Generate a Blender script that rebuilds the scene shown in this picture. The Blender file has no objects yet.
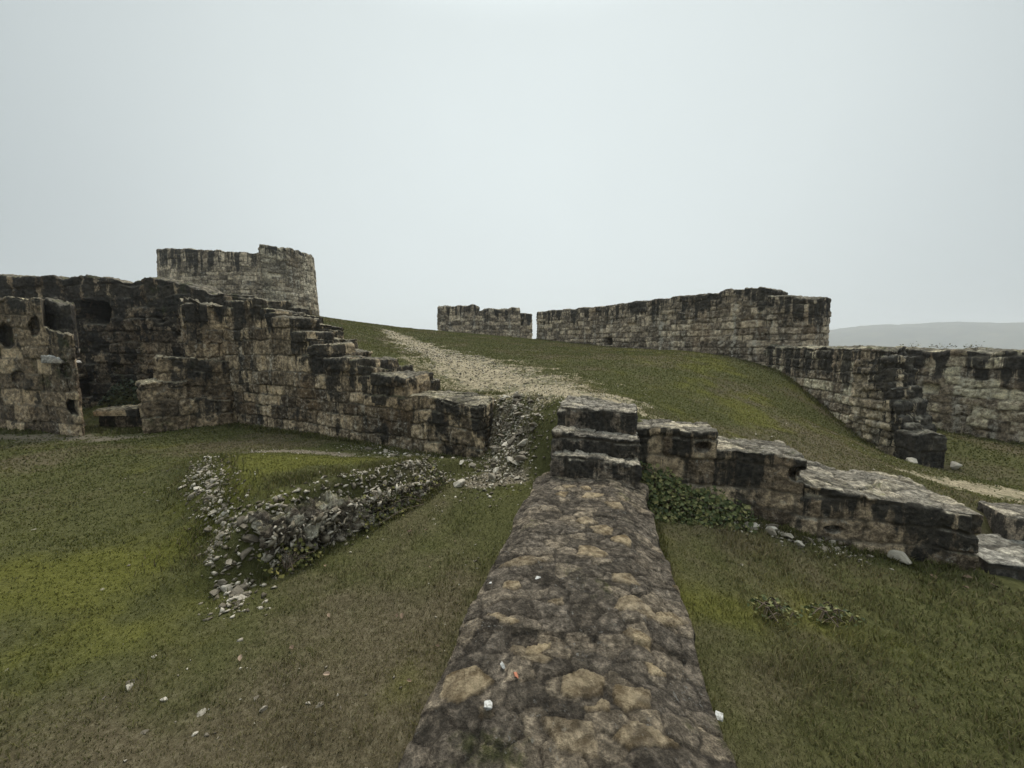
import bpy, bmesh, math, random
import numpy as np
from mathutils import Vector

R = math.radians
random.seed(7)
rng = np.random.default_rng(7)
scene = bpy.context.scene
COL = scene.collection

# ------------------------------------------------------------------ camera
EYE = 1.55
cd = bpy.data.cameras.new('camera')
cam = bpy.data.objects.new('camera', cd)
COL.objects.link(cam)
cam.location = (0, 0, EYE)
cam.rotation_euler = (R(90 - 5.8), 0, 0)
cd.sensor_width = 36
cd.lens = 380 / 1024 * 36
cd.clip_start = 0.05
cd.clip_end = 9000
scene.camera = cam

# ------------------------------------------------------------------ world: overcast sky, brighter ahead
SUN_EL, SUN_AZ = 58, 10            # degrees; azimuth measured from +Y towards +X
w = bpy.data.worlds.new('World')
scene.world = w
w.use_nodes = True
nt = w.node_tree
for n in list(nt.nodes):
    nt.nodes.remove(n)


def N(nt, typ, **kw):
    n = nt.nodes.new(typ)
    for k, v in kw.items():
        setattr(n, k, v)
    return n


out = N(nt, 'ShaderNodeOutputWorld')
bg = N(nt, 'ShaderNodeBackground')
bg.inputs['Strength'].default_value = 0.1
sky = N(nt, 'ShaderNodeTexSky', sky_type='NISHITA', sun_disc=False)
sky.sun_elevation = R(SUN_EL)
sky.sun_rotation = R(SUN_AZ)
tc = N(nt, 'ShaderNodeTexCoord')
dot = N(nt, 'ShaderNodeVectorMath', operation='DOT_PRODUCT')
nrm = N(nt, 'ShaderNodeVectorMath', operation='NORMALIZE')
nt.links.new(tc.outputs['Generated'], nrm.inputs[0])
nt.links.new(nrm.outputs[0], dot.inputs[0])
dv = Vector((0.05, 0.90, 0.43)).normalized()
dot.inputs[1].default_value = dv
ramp = N(nt, 'ShaderNodeValToRGB')
el = ramp.color_ramp.elements
el[0].position = 0.0
el[0].color = (3.8 / 10, 4.3 / 10, 4.45 / 10, 1)
el[1].position = 1.0
el[1].color = (7.15 / 10, 7.85 / 10, 7.87 / 10, 1)
e = el.new(0.55)
e.color = (4.3 / 10, 4.82 / 10, 4.95 / 10, 1)
e = el.new(0.86)
e.color = (6.65 / 10, 7.3 / 10, 7.32 / 10, 1)
nt.links.new(dot.outputs['Value'], ramp.inputs[0])
mul = N(nt, 'ShaderNodeVectorMath', operation='SCALE')
mul.inputs['Scale'].default_value = 6.95
nt.links.new(ramp.outputs[0], mul.inputs[0])
cn = N(nt, 'ShaderNodeTexNoise')
cn.inputs['Scale'].default_value = 1.6
cn.inputs['Detail'].default_value = 3
nt.links.new(nrm.outputs[0], cn.inputs['Vector'])
cm = N(nt, 'ShaderNodeMapRange')
cm.inputs[3].default_value = 0.93
cm.inputs[4].default_value = 1.05
nt.links.new(cn.outputs[0], cm.inputs[0])
mul2 = N(nt, 'ShaderNodeVectorMath', operation='SCALE')
nt.links.new(mul.outputs[0], mul2.inputs[0])
nt.links.new(cm.outputs[0], mul2.inputs['Scale'])
hs = N(nt, 'ShaderNodeHueSaturation')
hs.inputs['Saturation'].default_value = 0.25
nt.links.new(sky.outputs[0], hs.inputs['Color'])
mx = N(nt, 'ShaderNodeMix', data_type='RGBA')
mx.inputs[0].default_value = 0.94
nt.links.new(hs.outputs[0], mx.inputs[6])
nt.links.new(mul2.outputs[0], mx.inputs[7])
# overcast skies are brightest overhead
zs = N(nt, 'ShaderNodeSeparateXYZ')
nt.links.new(nrm.outputs[0], zs.inputs[0])
zr = N(nt, 'ShaderNodeMapRange', interpolation_type='SMOOTHSTEP')
for i_, q_ in enumerate((.60, 1.0, 1.0, 4.0)):
    zr.inputs[i_ + 1].default_value = q_
nt.links.new(zs.outputs[2], zr.inputs[0])
mul3 = N(nt, 'ShaderNodeVectorMath', operation='SCALE')
nt.links.new(mx.outputs[2], mul3.inputs[0])
nt.links.new(zr.outputs[0], mul3.inputs['Scale'])
nt.links.new(mul3.outputs[0], bg.inputs['Color'])
nt.links.new(bg.outputs[0], out.inputs['Surface'])

# sun behind the cloud: weak and very soft
sd = bpy.data.lights.new('sun', 'SUN')
sd.energy = 1.5
sd.angle = R(28)
sd.color = (1.0, 0.91, 0.80)
sun = bpy.data.objects.new('sun', sd)
COL.objects.link(sun)
sdir = Vector((math.sin(R(SUN_AZ)) * math.cos(R(SUN_EL)), math.cos(R(SUN_AZ)) * math.cos(R(SUN_EL)), math.sin(R(SUN_EL))))
sun.rotation_euler = (-sdir).to_track_quat('-Z', 'Y').to_euler()
sun.location = (0, 0, 40)

vs = scene.view_settings
vs.view_transform = 'Standard'
vs.look = 'None'
vs.exposure = 0.6
vs.gamma = 1.0
scene.cycles.volume_bounces = 2
scene.cycles.max_bounces = 5
scene.cycles.diffuse_bounces = 3
scene.cycles.use_denoising = True

# ------------------------------------------------------------------ numpy noise


def _h(i, j, k, seed):
    with np.errstate(over='ignore'):
        n = (i.astype(np.uint32) * np.uint32(374761393) + j.astype(np.uint32) * np.uint32(668265263)
             + k.astype(np.uint32) * np.uint32(2147483647) + np.uint32((seed * 974634777 + 12345) & 0xffffffff))
        n = (n ^ (n >> np.uint32(13))) * np.uint32(1274126177)
        n = (n ^ (n >> np.uint32(16))) * np.uint32(2246822519)
        n = n ^ (n >> np.uint32(15))
    return (n & np.uint32(0xffffff)).astype(np.float64) / 0xffffff


def noise(x, y, z=None, seed=0):
    """smooth value noise, -1..1"""
    x = np.asarray(x, float)
    y = np.asarray(y, float)
    z = np.zeros_like(x) if z is None else np.asarray(z, float)
    xi, yi, zi = np.floor(x), np.floor(y), np.floor(z)
    fx, fy, fz = x - xi, y - yi, z - zi
    xi, yi, zi = xi.astype(np.int64), yi.astype(np.int64), zi.astype(np.int64)
    u, v, w_ = [f * f * f * (f * (f * 6 - 15) + 10) for f in (fx, fy, fz)]
    r = 0
    for dx in (0, 1):
        for dy in (0, 1):
            for dz in (0, 1):
                wt = (u if dx else 1 - u) * (v if dy else 1 - v) * (w_ if dz else 1 - w_)
                r = r + wt * _h(xi + dx, yi + dy, zi + dz, seed)
    return r * 2 - 1


def fbm(x, y, z=None, seed=0, octv=4, gain=0.5):
    a, s, f = 1.0, 0, 1.0
    t = 0
    z = np.zeros_like(np.asarray(x, float)) if z is None else z
    for o in range(octv):
        s = s + a * noise(x * f, y * f, z * f, seed + o * 17)
        t += a
        a *= gain
        f *= 2.03
    return s / t


def sst(a, b, x):
    t = np.clip((x - a) / (b - a), 0, 1)
    return t * t * (3 - 2 * t)


def worley(x, y, seed):
    """F1, F2, cell random, cell random 2"""
    xi, yi = np.floor(x).astype(np.int64), np.floor(y).astype(np.int64)
    f1 = np.full(x.shape, 9.0)
    f2 = np.full(x.shape, 9.0)
    r1 = np.zeros(x.shape)
    r2 = np.zeros(x.shape)
    for dx in (-1, 0, 1):
        for dy in (-1, 0, 1):
            cx, cy = xi + dx, yi + dy
            o = np.zeros_like(cx)
            px = cx + 0.1 + 0.8 * _h(cx, cy, o, seed)
            py = cy + 0.1 + 0.8 * _h(cx, cy, o, seed + 1)
            d = np.hypot(px - x, py - y)
            n1 = d < f1
            f2 = np.where(n1, f1, np.minimum(f2, d))
            r1 = np.where(n1, _h(cx, cy, o, seed + 2), r1)
            r2 = np.where(n1, _h(cx, cy, o, seed + 3), r2)
            f1 = np.where(n1, d, f1)
    return f1, f2, r1, r2


# ------------------------------------------------------------------ terrain heights
def rbf_fit(P):
    P = np.array(P, float)
    X = P[:, :2]
    n = len(P)
    d = np.hypot(X[:, None, 0] - X[None, :, 0], X[:, None, 1] - X[None, :, 1])
    K = d * d * np.log(d + 1e-9) + np.eye(n) * 0.02
    A = np.zeros((n + 3, n + 3))
    A[:n, :n] = K
    A[:n, n] = 1
    A[:n, n + 1:] = X
    A[n, :n] = 1
    A[n + 1:, :n] = X.T
    c = np.linalg.solve(A, np.concatenate([P[:, 2], np.zeros(3)]))
    return X, c


def rbf_eval(F, x, y):
    X, c = F
    n = len(X)
    r = c[n] + c[n + 1] * x + c[n + 2] * y
    for i in range(n):
        d2 = (x - X[i, 0]) ** 2 + (y - X[i, 1]) ** 2 + 1e-12
        r = r + c[i] * 0.5 * d2 * np.log(d2)
    return r


UP = [  # relative to the eye
    (-15.5, 30, 2.2), (-22, 30, 2.2), (-28, 31, 2.2), (-11, 32, 1.45), (-6.7, 34, 1.12), (1.8, 34, .4), (1.8, 31, .45),
    (5.6, 24.2, -.1), (7.9, 20.1, -.35), (9.9, 16.5, -.62), (10.4, 14, -1.25), (10.0, 12.2, -1.9), (9.7, 9.4, -2.87),
    (14.4, 12.5, -2.85), (14.7, 10.7, -2.85), (12.3, 9.5, -2.88), (8.6, 6.6, -2.5), (7.6, 6.2, -2.4), (5.7, 5.3, -1.98),
    (5.3, 4.3, -2.15), (3.1, 5.75, -1.36), (3.95, 5.6, -1.70), (4.7, 5.4, -1.83), (2.1, 5.75, -1.08), (.9, 6.1, -.9), (6.2, 7.5, -1.88), (4, 9, -1.2),
    (6.5, 12, -.95), (-5.9, 20, .3), (-6.2, 13, .22), (-10, 20, 1.15), (-3.3, 9.4, -.48), (-4.4, 10.0, -.12), (-6.6, 11.4, .85), (-2.3, 9.0, -.80), (-1.5, 8.4, -1.12), (.3, 7.1, -.98),
    (1.2, 9, -.85), (0, 13, -.45), (-3, 20, .1), (-14, 16, 1.6), (-20, 15, 1.7), (-9, 13.6, .9), (-8, 11.8, .85), (-5.5, 10.7, .42),
    (3, 17, -.3), (16, 20, -2.5), (20, 12, -3.2), (20, 30, -2), (12, 4, -2.6), (9, 5, -2.5), (6, 42, -.5), (-8, 42, .3), (-20, 44, 1.0),
    (-34, 30, 1.5), (-30, 14, 1.2), (7.2, 9.5, -1.75)]
LO = [
    (-7.7, 10.6, -2.2), (-5.5, 9.2, -2.2), (-3, 7.9, -2.15), (-1.25, 7.2, -2.15), (-10.5, 9.1, -2.2), (-13.4, 9.8, -2.2),
    (-11.5, 11, -2.1), (-9.3, 9.7, -2.2), (-3.8, 7.0, -2.05), (-2.3, 3.5, -2.17), (-1.0, 5.5, -2.07), (-2.2, 2.8, -2.15), (-3.5, 3.7, -2.0), (-5, 5, -1.97),
    (-5, 4, -1.97), (-4, 3, -2.03), (-2.75, 2, -2.12), (-7, 5, -2.03), (-7, 7, -2.08), (-10, 6, -2.1), (-.6, 1.2, -2.3), (-.5, 3, -2.2),
    (0, 4.3, -2.1), (-.6, 5.4, -2.05), (-1.5, 3, -2.22), (-1.3, 1.5, -2.25), (-3.4, 5.5, -2.0), (-2.2, 6.3, -2.08),
    (1.5, 4.6, -1.98), (2.4, 4.3, -2.08), (3.4, 4.2, -2.25), (4.8, 3.8, -2.43), (5.3, 3.5, -2.48), (3, 2, -2.45), (1.4, 2.5, -2.28), (1.5, 1, -2.35), (4, 1, -2.5),
    (7, 2, -2.6), (6, 3, -2.55), (10, 2, -2.7), (-14, 4, -2.1), (-18, 9, -2.2), (0, -3, -2.35), (-6, -3, -2.2), (6, -3, -2.6), (.3, 5.6, -1.95), (-.2, 6.3, -2.05)]
FU = rbf_fit([(a, b, c + EYE) for a, b, c in UP])
FL = rbf_fit([(a, b, c + EYE) for a, b, c in LO])
# (x, y, half width of the slope) along the line of the retaining walls
BL = np.array([(-40, 14.0, .3), (-16, 13.6, .3), (-9.2, 12.9, .3), (-7.9, 11.4, .25), (-1.2, 7.85, .25), (-.35, 7.35, .3), (.08, 6.25, .7), (.62, 5.45, .3), (1.5, 5.15, .2),
               (2.6, 4.95, .2), (5.15, 4.25, .25), (6.0, 4.55, .2), (9, 4.0, .6), (14, 3.2, 1.0), (40, 0, 2.0)])
MOUND_R = ((-2.32, 3.5), (-1.05, 5.6))
MOUND_L = ((-2.2, 2.96), (-4.6, 5.3))


def side_blend(x, y):
    best = np.full(x.shape, 1e9)
    sg = np.zeros(x.shape)
    wd = np.zeros(x.shape)
    for (ax, ay, aw), (bx, by, bw) in zip(BL[:-1], BL[1:]):
        ex, ey = bx - ax, by - ay
        t = np.clip(((x - ax) * ex + (y - ay) * ey) / (ex * ex + ey * ey), 0, 1)
        dx, dy = x - ax - t * ex, y - ay - t * ey
        d = np.hypot(dx, dy)
        s = np.sign(ex * (y - ay) - ey * (x - ax))
        m = d < best
        best = np.where(m, d, best)
        sg = np.where(m, s, sg)
        wd = np.where(m, aw + (bw - aw) * t, wd)
    return sst(-1, 1, best * sg / wd)


def line_d(x, y, L):
    (ax, ay), (bx, by) = L
    ex, ey = bx - ax, by - ay
    return (ex * (y - ay) - ey * (x - ax)) / math.hypot(ex, ey)     # + on the left


def mound_h(x, y):
    dr = line_d(x, y, MOUND_R) + .10 * noise(x * 3, y * 3, seed=5)
    dl = -line_d(x, y, MOUND_L)
    return .58 * sst(-.06, .2, dr) * sst(-.55, .45, dl + .12 * noise(x * 2, y * 2, seed=6)) * sst(0, 1.5, 7.0 - y) * (1 - .45 * sst(4.2, 6, y))


def T(x, y):
    """height of the ground"""
    x = np.asarray(x, float)
    y = np.asarray(y, float)
    r = np.hypot(x, y - 14)
    k = np.clip(34 / np.maximum(r, 1e-6), 0, 1)
    xc, yc = x * k, 14 + (y - 14) * k
    zu = rbf_eval(FU, xc, yc)
    zl = rbf_eval(FL, xc, yc)
    zl = zl + mound_h(x, y) + .75 * np.exp(-((x + 11.9) ** 2 / .7 + (y - 11.7) ** 2 / .5))
    b = side_blend(x, y)
    z = zl * (1 - b) + zu * b
    gap = np.exp(-((x - .1) ** 2 / .35 + (y - 6.4) ** 2 / .5))
    near = 1 - sst(40, 70, r)
    z = z + near * (.05 * fbm(x * .9, y * .9, seed=31, octv=3) + .022 * fbm(x * 5, y * 5, seed=32, octv=3)
                    + .010 * noise(x * 17, y * 17, seed=33)) + gap * .16 * fbm(x * 4, y * 4, seed=40, octv=3)
    far = sst(34, 320, r)
    z = z * (1 - far) + (-62 + 4 * fbm(x * .004, y * .004, seed=50)) * far - sst(34, 70, r) * 5 * (1 - far)
    return z


# ------------------------------------------------------------------ ground cover masks
PATHS = [np.array([(-8, 24, .15), (-4.9, 19.0, .9), (-2.5, 13.8, 1.15), (-.75, 10.3, 1.35), (.6, 8.3, 1.15), (1.4, 6.9, .75), (2.0, 6.2, .15)]),
         np.array([(7.0, 6.55, .25), (7.9, 6.4, .42), (9.2, 6.2, .5), (14, 5.6, .6)])]


def path_m(x, y):
    """> 0 inside a path, in half widths"""
    best = np.full(x.shape, -9.0)
    for P in PATHS:
        for (ax, ay, aw), (bx, by, bw) in zip(P[:-1], P[1:]):
            ex, ey = bx - ax, by - ay
            t = np.clip(((x - ax) * ex + (y - ay) * ey) / (ex * ex + ey * ey), 0, 1)
            d = np.hypot(x - ax - t * ex, y - ay - t * ey)
            best = np.maximum(best, 1 - d / (aw + (bw - aw) * t))
    return best + 1.25 * fbm(x * 1.9, y * 1.9, seed=61, octv=5, gain=.75)


def blob(x, y, cx, cy, rx, ry, a=0):
    c_, s_ = math.cos(a), math.sin(a)
    u = ((x - cx) * c_ + (y - cy) * s_) / rx
    v = (-(x - cx) * s_ + (y - cy) * c_) / ry
    return np.exp(-(u * u + v * v))


def cover(x, y):
    """bare earth, brown, moss: 0..1"""
    n = fbm(x * 2.2, y * 2.2, seed=71, octv=4, gain=.6)
    bare = (1.25 * blob(x, y, -3.9, 6.9, 1.5, .5, -.05) + .85 * blob(x, y, -13.0, 8.8, 3.6, .8) + .6 * blob(x, y, -9.6, 9.0, 1.2, .4)
            + 1.1 * blob(x, y, -.25, 5.45, .5, .22, -.2) + 1.0 * blob(x, y, .0, 6.2, .6, .75)
            + .55 * blob(x, y, -2.2, 4.1, .25, .5, -.5)  + .22 * blob(x, y, -1.9, 2.2, .9, .4, .5))
    bare = sst(.15, 1.1, bare + .45 * n)
    bare = np.maximum(bare, sst(-.25, .25, path_m(x, y)) * .9)
    brown = .34 + .75 * blob(x, y, -.9, 2.3, 1.1, 1.6, .3) + .3 * blob(x, y, -2, 1.6, 1.4, .8) + .6 * blob(x, y, 6, 9, 3.2, 1.0, -.9)
    strip = np.exp(-((x + .72 - .2425 * y - .0) / .28) ** 2) * sst(5.2, 4.5, y)
    brown = np.clip(brown - .6 * strip + .85 * fbm(x * .8, y * .8, seed=72, octv=4), 0, 1)
    moss = (.9 * blob(x, y, -3.2, 5.2, 1.2, .8) + .75 * blob(x, y, -4.0, 3.4, 1.2, 1.2) + .5 * blob(x, y, 2.9, 2.9, .8, .5, -.5)
            + .55 * blob(x, y, 4.6, 8.6, 2.6, 1.6, .2) + .55 * blob(x, y, 6.5, 14, 3, 4))
    moss = np.clip(moss + .95 * fbm(x * 1.3, y * 1.3, seed=73, octv=4), 0, 1)
    return bare, brown, moss


# ------------------------------------------------------------------ object helpers
def tag(o, label=None, cat=None, group=None, kind=None):
    if label:
        o['label'] = label
    if cat:
        o['category'] = cat
    if group:
        o['group'] = group
    if kind:
        o['kind'] = kind
    return o


def empty(name, loc):
    o = bpy.data.objects.new(name, None)
    COL.objects.link(o)
    o.location = loc
    o.empty_display_size = .2
    return o


def mesh_obj(name, V, F, mat, parent=None, attrs=None, origin=None, smooth=True):
    """V (n,3) world; F: (m,k) int array or list of such arrays; attrs: dict name -> (n,4)"""
    V = np.asarray(V, np.float64)
    og = np.array(parent.location if parent is not None else (origin if origin is not None else (0, 0, 0)), float)
    Fl = F if isinstance(F, list) else [F]
    me = bpy.data.meshes.new(name)
    nf = sum(len(f) for f in Fl)
    nl = sum(f.size for f in Fl)
    me.vertices.add(len(V))
    me.vertices.foreach_set('co', (V - og).astype(np.float32).ravel())
    me.loops.add(nl)
    me.loops.foreach_set('vertex_index', np.concatenate([f.ravel() for f in Fl]).astype(np.int32))
    me.polygons.add(nf)
    tot = np.concatenate([np.full(len(f), f.shape[1]) for f in Fl])
    me.polygons.foreach_set('loop_start', np.concatenate([[0], np.cumsum(tot)[:-1]]).astype(np.int32))
    me.update(calc_edges=True)
    if smooth:
        me.polygons.foreach_set('use_smooth', np.ones(nf, bool))
    for k, a in (attrs or {}).items():
        at = me.attributes.new(k, 'FLOAT_COLOR', 'POINT')
        at.data.foreach_set('color', np.asarray(a, np.float32).ravel())
    me.validate()
    me.materials.append(mat)
    o = bpy.data.objects.new(name, me)
    COL.objects.link(o)
    if parent is not None:
        o.parent = parent
    else:
        o.location = og
    return o


# ------------------------------------------------------------------ materials
def new_mat(name):
    m = bpy.data.materials.new(name)
    m.use_nodes = True
    nt = m.node_tree
    b = nt.nodes['Principled BSDF']
    b.inputs['Roughness'].default_value = .92
    b.inputs['Specular IOR Level'].default_value = .2
    return m, nt, b


class G:
    """small shader graph writer"""

    def __init__(s, nt):
        s.nt = nt

    def lk(s, a, b):
        if hasattr(a, 'is_output') or isinstance(a, bpy.types.NodeSocket):
            s.nt.links.new(a, b)
        else:
            b.default_value = a

    def math(s, op, a, b=0.0, clamp=False):
        n = N(s.nt, 'ShaderNodeMath', operation=op)
        n.use_clamp = clamp
        s.lk(a, n.inputs[0])
        s.lk(b, n.inputs[1])
        return n.outputs[0]

    def noise(s, scale, detail=4, rough=.55, vec=None, off=0.0, dist=0.0):
        n = N(s.nt, 'ShaderNodeTexNoise')
        n.inputs['Scale'].default_value = scale
        n.inputs['Detail'].default_value = detail
        n.inputs['Roughness'].default_value = rough
        n.inputs['Distortion'].default_value = dist
        n.inputs['Vector']
        if vec is not None:
            s.nt.links.new(vec, n.inputs['Vector'])
        return n.outputs[0]

    def mapv(s, vec, sc=(1, 1, 1), loc=(0, 0, 0)):
        n = N(s.nt, 'ShaderNodeMapping')
        n.inputs['Scale'].default_value = sc
        n.inputs['Location'].default_value = loc
        s.nt.links.new(vec, n.inputs['Vector'])
        return n.outputs[0]

    def mr(s, v, a, b, c=0.0, d=1.0):
        n = N(s.nt, 'ShaderNodeMapRange')
        n.interpolation_type = 'SMOOTHSTEP'
        s.lk(v, n.inputs[0])
        for i, q in enumerate((a, b, c, d)):
            n.inputs[i + 1].default_value = q
        return n.outputs[0]

    def mix(s, f, a, b, blend='MIX'):
        n = N(s.nt, 'ShaderNodeMix', data_type='RGBA', blend_type=blend)
        s.lk(f, n.inputs[0])
        for q, i in ((a, 6), (b, 7)):
            if isinstance(q, tuple):
                n.inputs[i].default_value = q + (1,) if len(q) == 3 else q
            else:
                s.nt.links.new(q, n.inputs[i])
        return n.outputs[2]

    def ramp(s, v, stops):
        n = N(s.nt, 'ShaderNodeValToRGB')
        el = n.color_ramp.elements
        while len(el) < len(stops):
            el.new(.5)
        for e_, (p, c) in zip(el, stops):
            e_.position = p
            e_.color = c + (1,)
        s.lk(v, n.inputs[0])
        return n.outputs[0]


def stone_mat(name, lo=(.12, .098, .07), mid=(.20, .168, .122), hi=(.33, .28, .20), dark=.5, topdark=.5, toplen=1.2, lime=.25,
              top=(.17, .155, .125), topmoss=.35, joint=(.07, .06, .045), sc=1.0, bump=.5, mossy=.0, jmix=.8, pale=(.64, .52, .335)):
    m, nt, b = new_mat(name)
    g = G(nt)
    at = N(nt, 'ShaderNodeAttribute', attribute_name='st')
    sep = N(nt, 'ShaderNodeSeparateColor')
    nt.links.new(at.outputs['Color'], sep.inputs[0])
    r, jm, hb, al = sep.outputs[0], sep.outputs[1], sep.outputs[2], at.outputs['Alpha']
    geo = N(nt, 'ShaderNodeNewGeometry')
    P = geo.outputs['Position']
    nsep = N(nt, 'ShaderNodeSeparateXYZ')
    nt.links.new(geo.outputs['Normal'], nsep.inputs[0])
    up = g.mr(nsep.outputs[2], .35, .8)
    big = g.noise(1.1 * sc, 5, .6, P)
    fine = g.mr(g.noise(13 * sc, 9, .72, P), .30, .70)
    midn = g.mr(g.noise(4.5 * sc, 6, .65, g.mapv(P, (1, 1, 1), (6, 1, 9))), .30, .70)
    grit = g.mr(g.noise(55 * sc, 5, .7, P), .3, .7)
    rr = g.math('ADD', r, g.math('MULTIPLY', g.math('SUBTRACT', big, .5), .8), True)
    rr = g.math('ADD', rr, g.math('MULTIPLY', g.math('SUBTRACT', fine, .5), .55), True)
    c = g.ramp(rr, [(.0, lo), (.5, mid), (1.0, hi)])
    # iron-brown tint on some stones
    c = g.mix(g.mr(g.noise(.9 * sc, 3, .5, g.mapv(P, (1, 1, 1), (7, 3, 1))), .52, .72, 0, .45), c, (.20, .125, .065))
    v = g.math('ADD', g.math('ADD', g.math('MULTIPLY', fine, .42), g.math('MULTIPLY', midn, .26)), g.math('MULTIPLY', grit, .32))
    grain = g.ramp(v, [(.12, (.20, .20, .20)), (.5, (1, 1, 1)), (.88, (1.95, 1.92, 1.82))])
    c = g.mix(.85, c, grain, 'MULTIPLY')
    # run-off streaks: black crust from the top down, white lime lower
    st1 = g.noise(1.7 * max(sc, .7), 6, .66, g.mapv(P, (1.9, 1.9, .15)))
    st2 = g.noise(3.6 * sc, 5, .6, g.mapv(P, (1.6, 1.6, .22), (4, 9, 2)))
    pt = g.noise(2.2 * sc, 6, .65, g.mapv(P, (1, 1, 1), (1, 5, 8)))
    st1c = g.mr(st1, .36, .64)
    ptc = g.mr(pt, .34, .66)
    tb = g.mr(g.math('ADD', hb, g.math('MULTIPLY', g.math('SUBTRACT', midn, .5), .05)), 0, toplen / 4, topdark, 0)
    dk = g.math('ADD', g.math('MULTIPLY', tb, g.math('ADD', .12, g.math('MULTIPLY', st1c, 1.25))),
                g.math('ADD', g.math('MULTIPLY', g.math('MULTIPLY', ptc, st1c), dark * .75), g.math('MULTIPLY', g.math('ADD', ptc, midn), dark * .32)))
    dk = g.mr(dk, .42, .68, 0, .93)
    li = g.mr(g.math('ADD', g.math('MULTIPLY', st2, .8), g.math('MULTIPLY', fine, .25)), .66 - lime * .22, .80 - lime * .12, 0, .75)
    li = g.math('MULTIPLY', li, g.mr(hb, .08, .25))
    c = g.mix(g.math('MULTIPLY', li, .8), c, (.60, .57, .49))
    lf = g.math('MULTIPLY', g.mr(g.noise(7 * sc, 7, .75, g.mapv(P, (1, 1, 1), (8, 4, 2))), .55, .64), g.mr(g.noise(1.3, 4, .6, g.mapv(P, (1, 1, 1), (1, 7, 5))), .46, .60))
    c = g.mix(g.math('MULTIPLY', lf, .6), c, (.42, .40, .34))
    c = g.mix(dk, c, g.mix(fine, (.012, .012, .011), (.055, .05, .042)))
    c = g.mix(g.math('MULTIPLY', g.math('SUBTRACT', 1, jm), .75), c, joint)
    # tops: grey lichen, soil, moss
    t1 = g.noise(3.2, 6, .7, g.mapv(P, (1, 1, 1), (2, 2, 2)))
    tcol = g.ramp(g.math('ADD', g.math('MULTIPLY', t1, .6), g.math('MULTIPLY', fine, .4)),
                  [(.22, (top[0] * .30, top[1] * .28, top[2] * .25)), (.5, top), (.8, (top[0] * 2.0, top[1] * 2.0, top[2] * 2.05))])
    tcol = g.mix(g.mr(g.noise(2.3, 6, .7, g.mapv(P, (1, 1, 1), (9, 1, 4))), .62 - topmoss * .25, .72 - topmoss * .15), tcol,
                 g.mix(fine, (.035, .042, .012), (.10, .10, .04)))
    tcol = g.mix(.7, tcol, grain, 'MULTIPLY')
    tcol = g.mix(1.0, tcol, g.ramp(r, [(0, (.55, .54, .52)), (.5, (.95, .95, .95)), (1.0, (1.6, 1.55, 1.42))]), 'MULTIPLY')
    tcol = g.mix(g.math('MULTIPLY', g.math('SUBTRACT', 1, jm), jmix), tcol, (joint[0] * .6, joint[1] * .6, joint[2] * .6))
    lich = g.math('MULTIPLY', g.mr(g.noise(38 * min(sc, 1.2), 4, .6, g.mapv(P, (1, 1, 1), (3, 0, 7))), .60, .66), g.mr(g.noise(3.7, 5, .7, g.mapv(P, (1, 1, 1), (0, 5, 7))), .50, .62))
    tcol = g.mix(g.math('MULTIPLY', lich, .75), tcol, (.42, .41, .37))
    c = g.mix(g.math('MULTIPLY', up, .9), c, tcol)
    if mossy:
        c = g.mix(g.mr(g.noise(1.3, 5, .65, g.mapv(P, (1, 1, .7), (3, 8, 4))), .62 - mossy * .2, .75 - mossy * .1, 0, .85), c,
                  g.mix(fine, (.022, .03, .01), (.07, .08, .03)))
    c = g.mix(g.math('POWER', al, .8), c, g.mix(g.mr(g.math('ADD', g.math('MULTIPLY', fine, .55), g.math('MULTIPLY', midn, .45)), .15, .75), (pale[0] * .40, pale[1] * .35, pale[2] * .28), (pale[0] * 1.2, pale[1] * 1.16, pale[2] * 1.12)))
    nt.links.new(c, b.inputs['Base Color'])
    bp = N(nt, 'ShaderNodeBump')
    bp.inputs['Strength'].default_value = bump
    bp.inputs['Distance'].default_value = .04 / sc
    nt.links.new(g.math('ADD', g.math('ADD', g.math('MULTIPLY', fine, .6), g.math('MULTIPLY', midn, .6)), g.math('MULTIPLY', grit, .25)), bp.inputs['Height'])
    nt.links.new(bp.outputs[0], b.inputs['Normal'])
    return m


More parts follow.
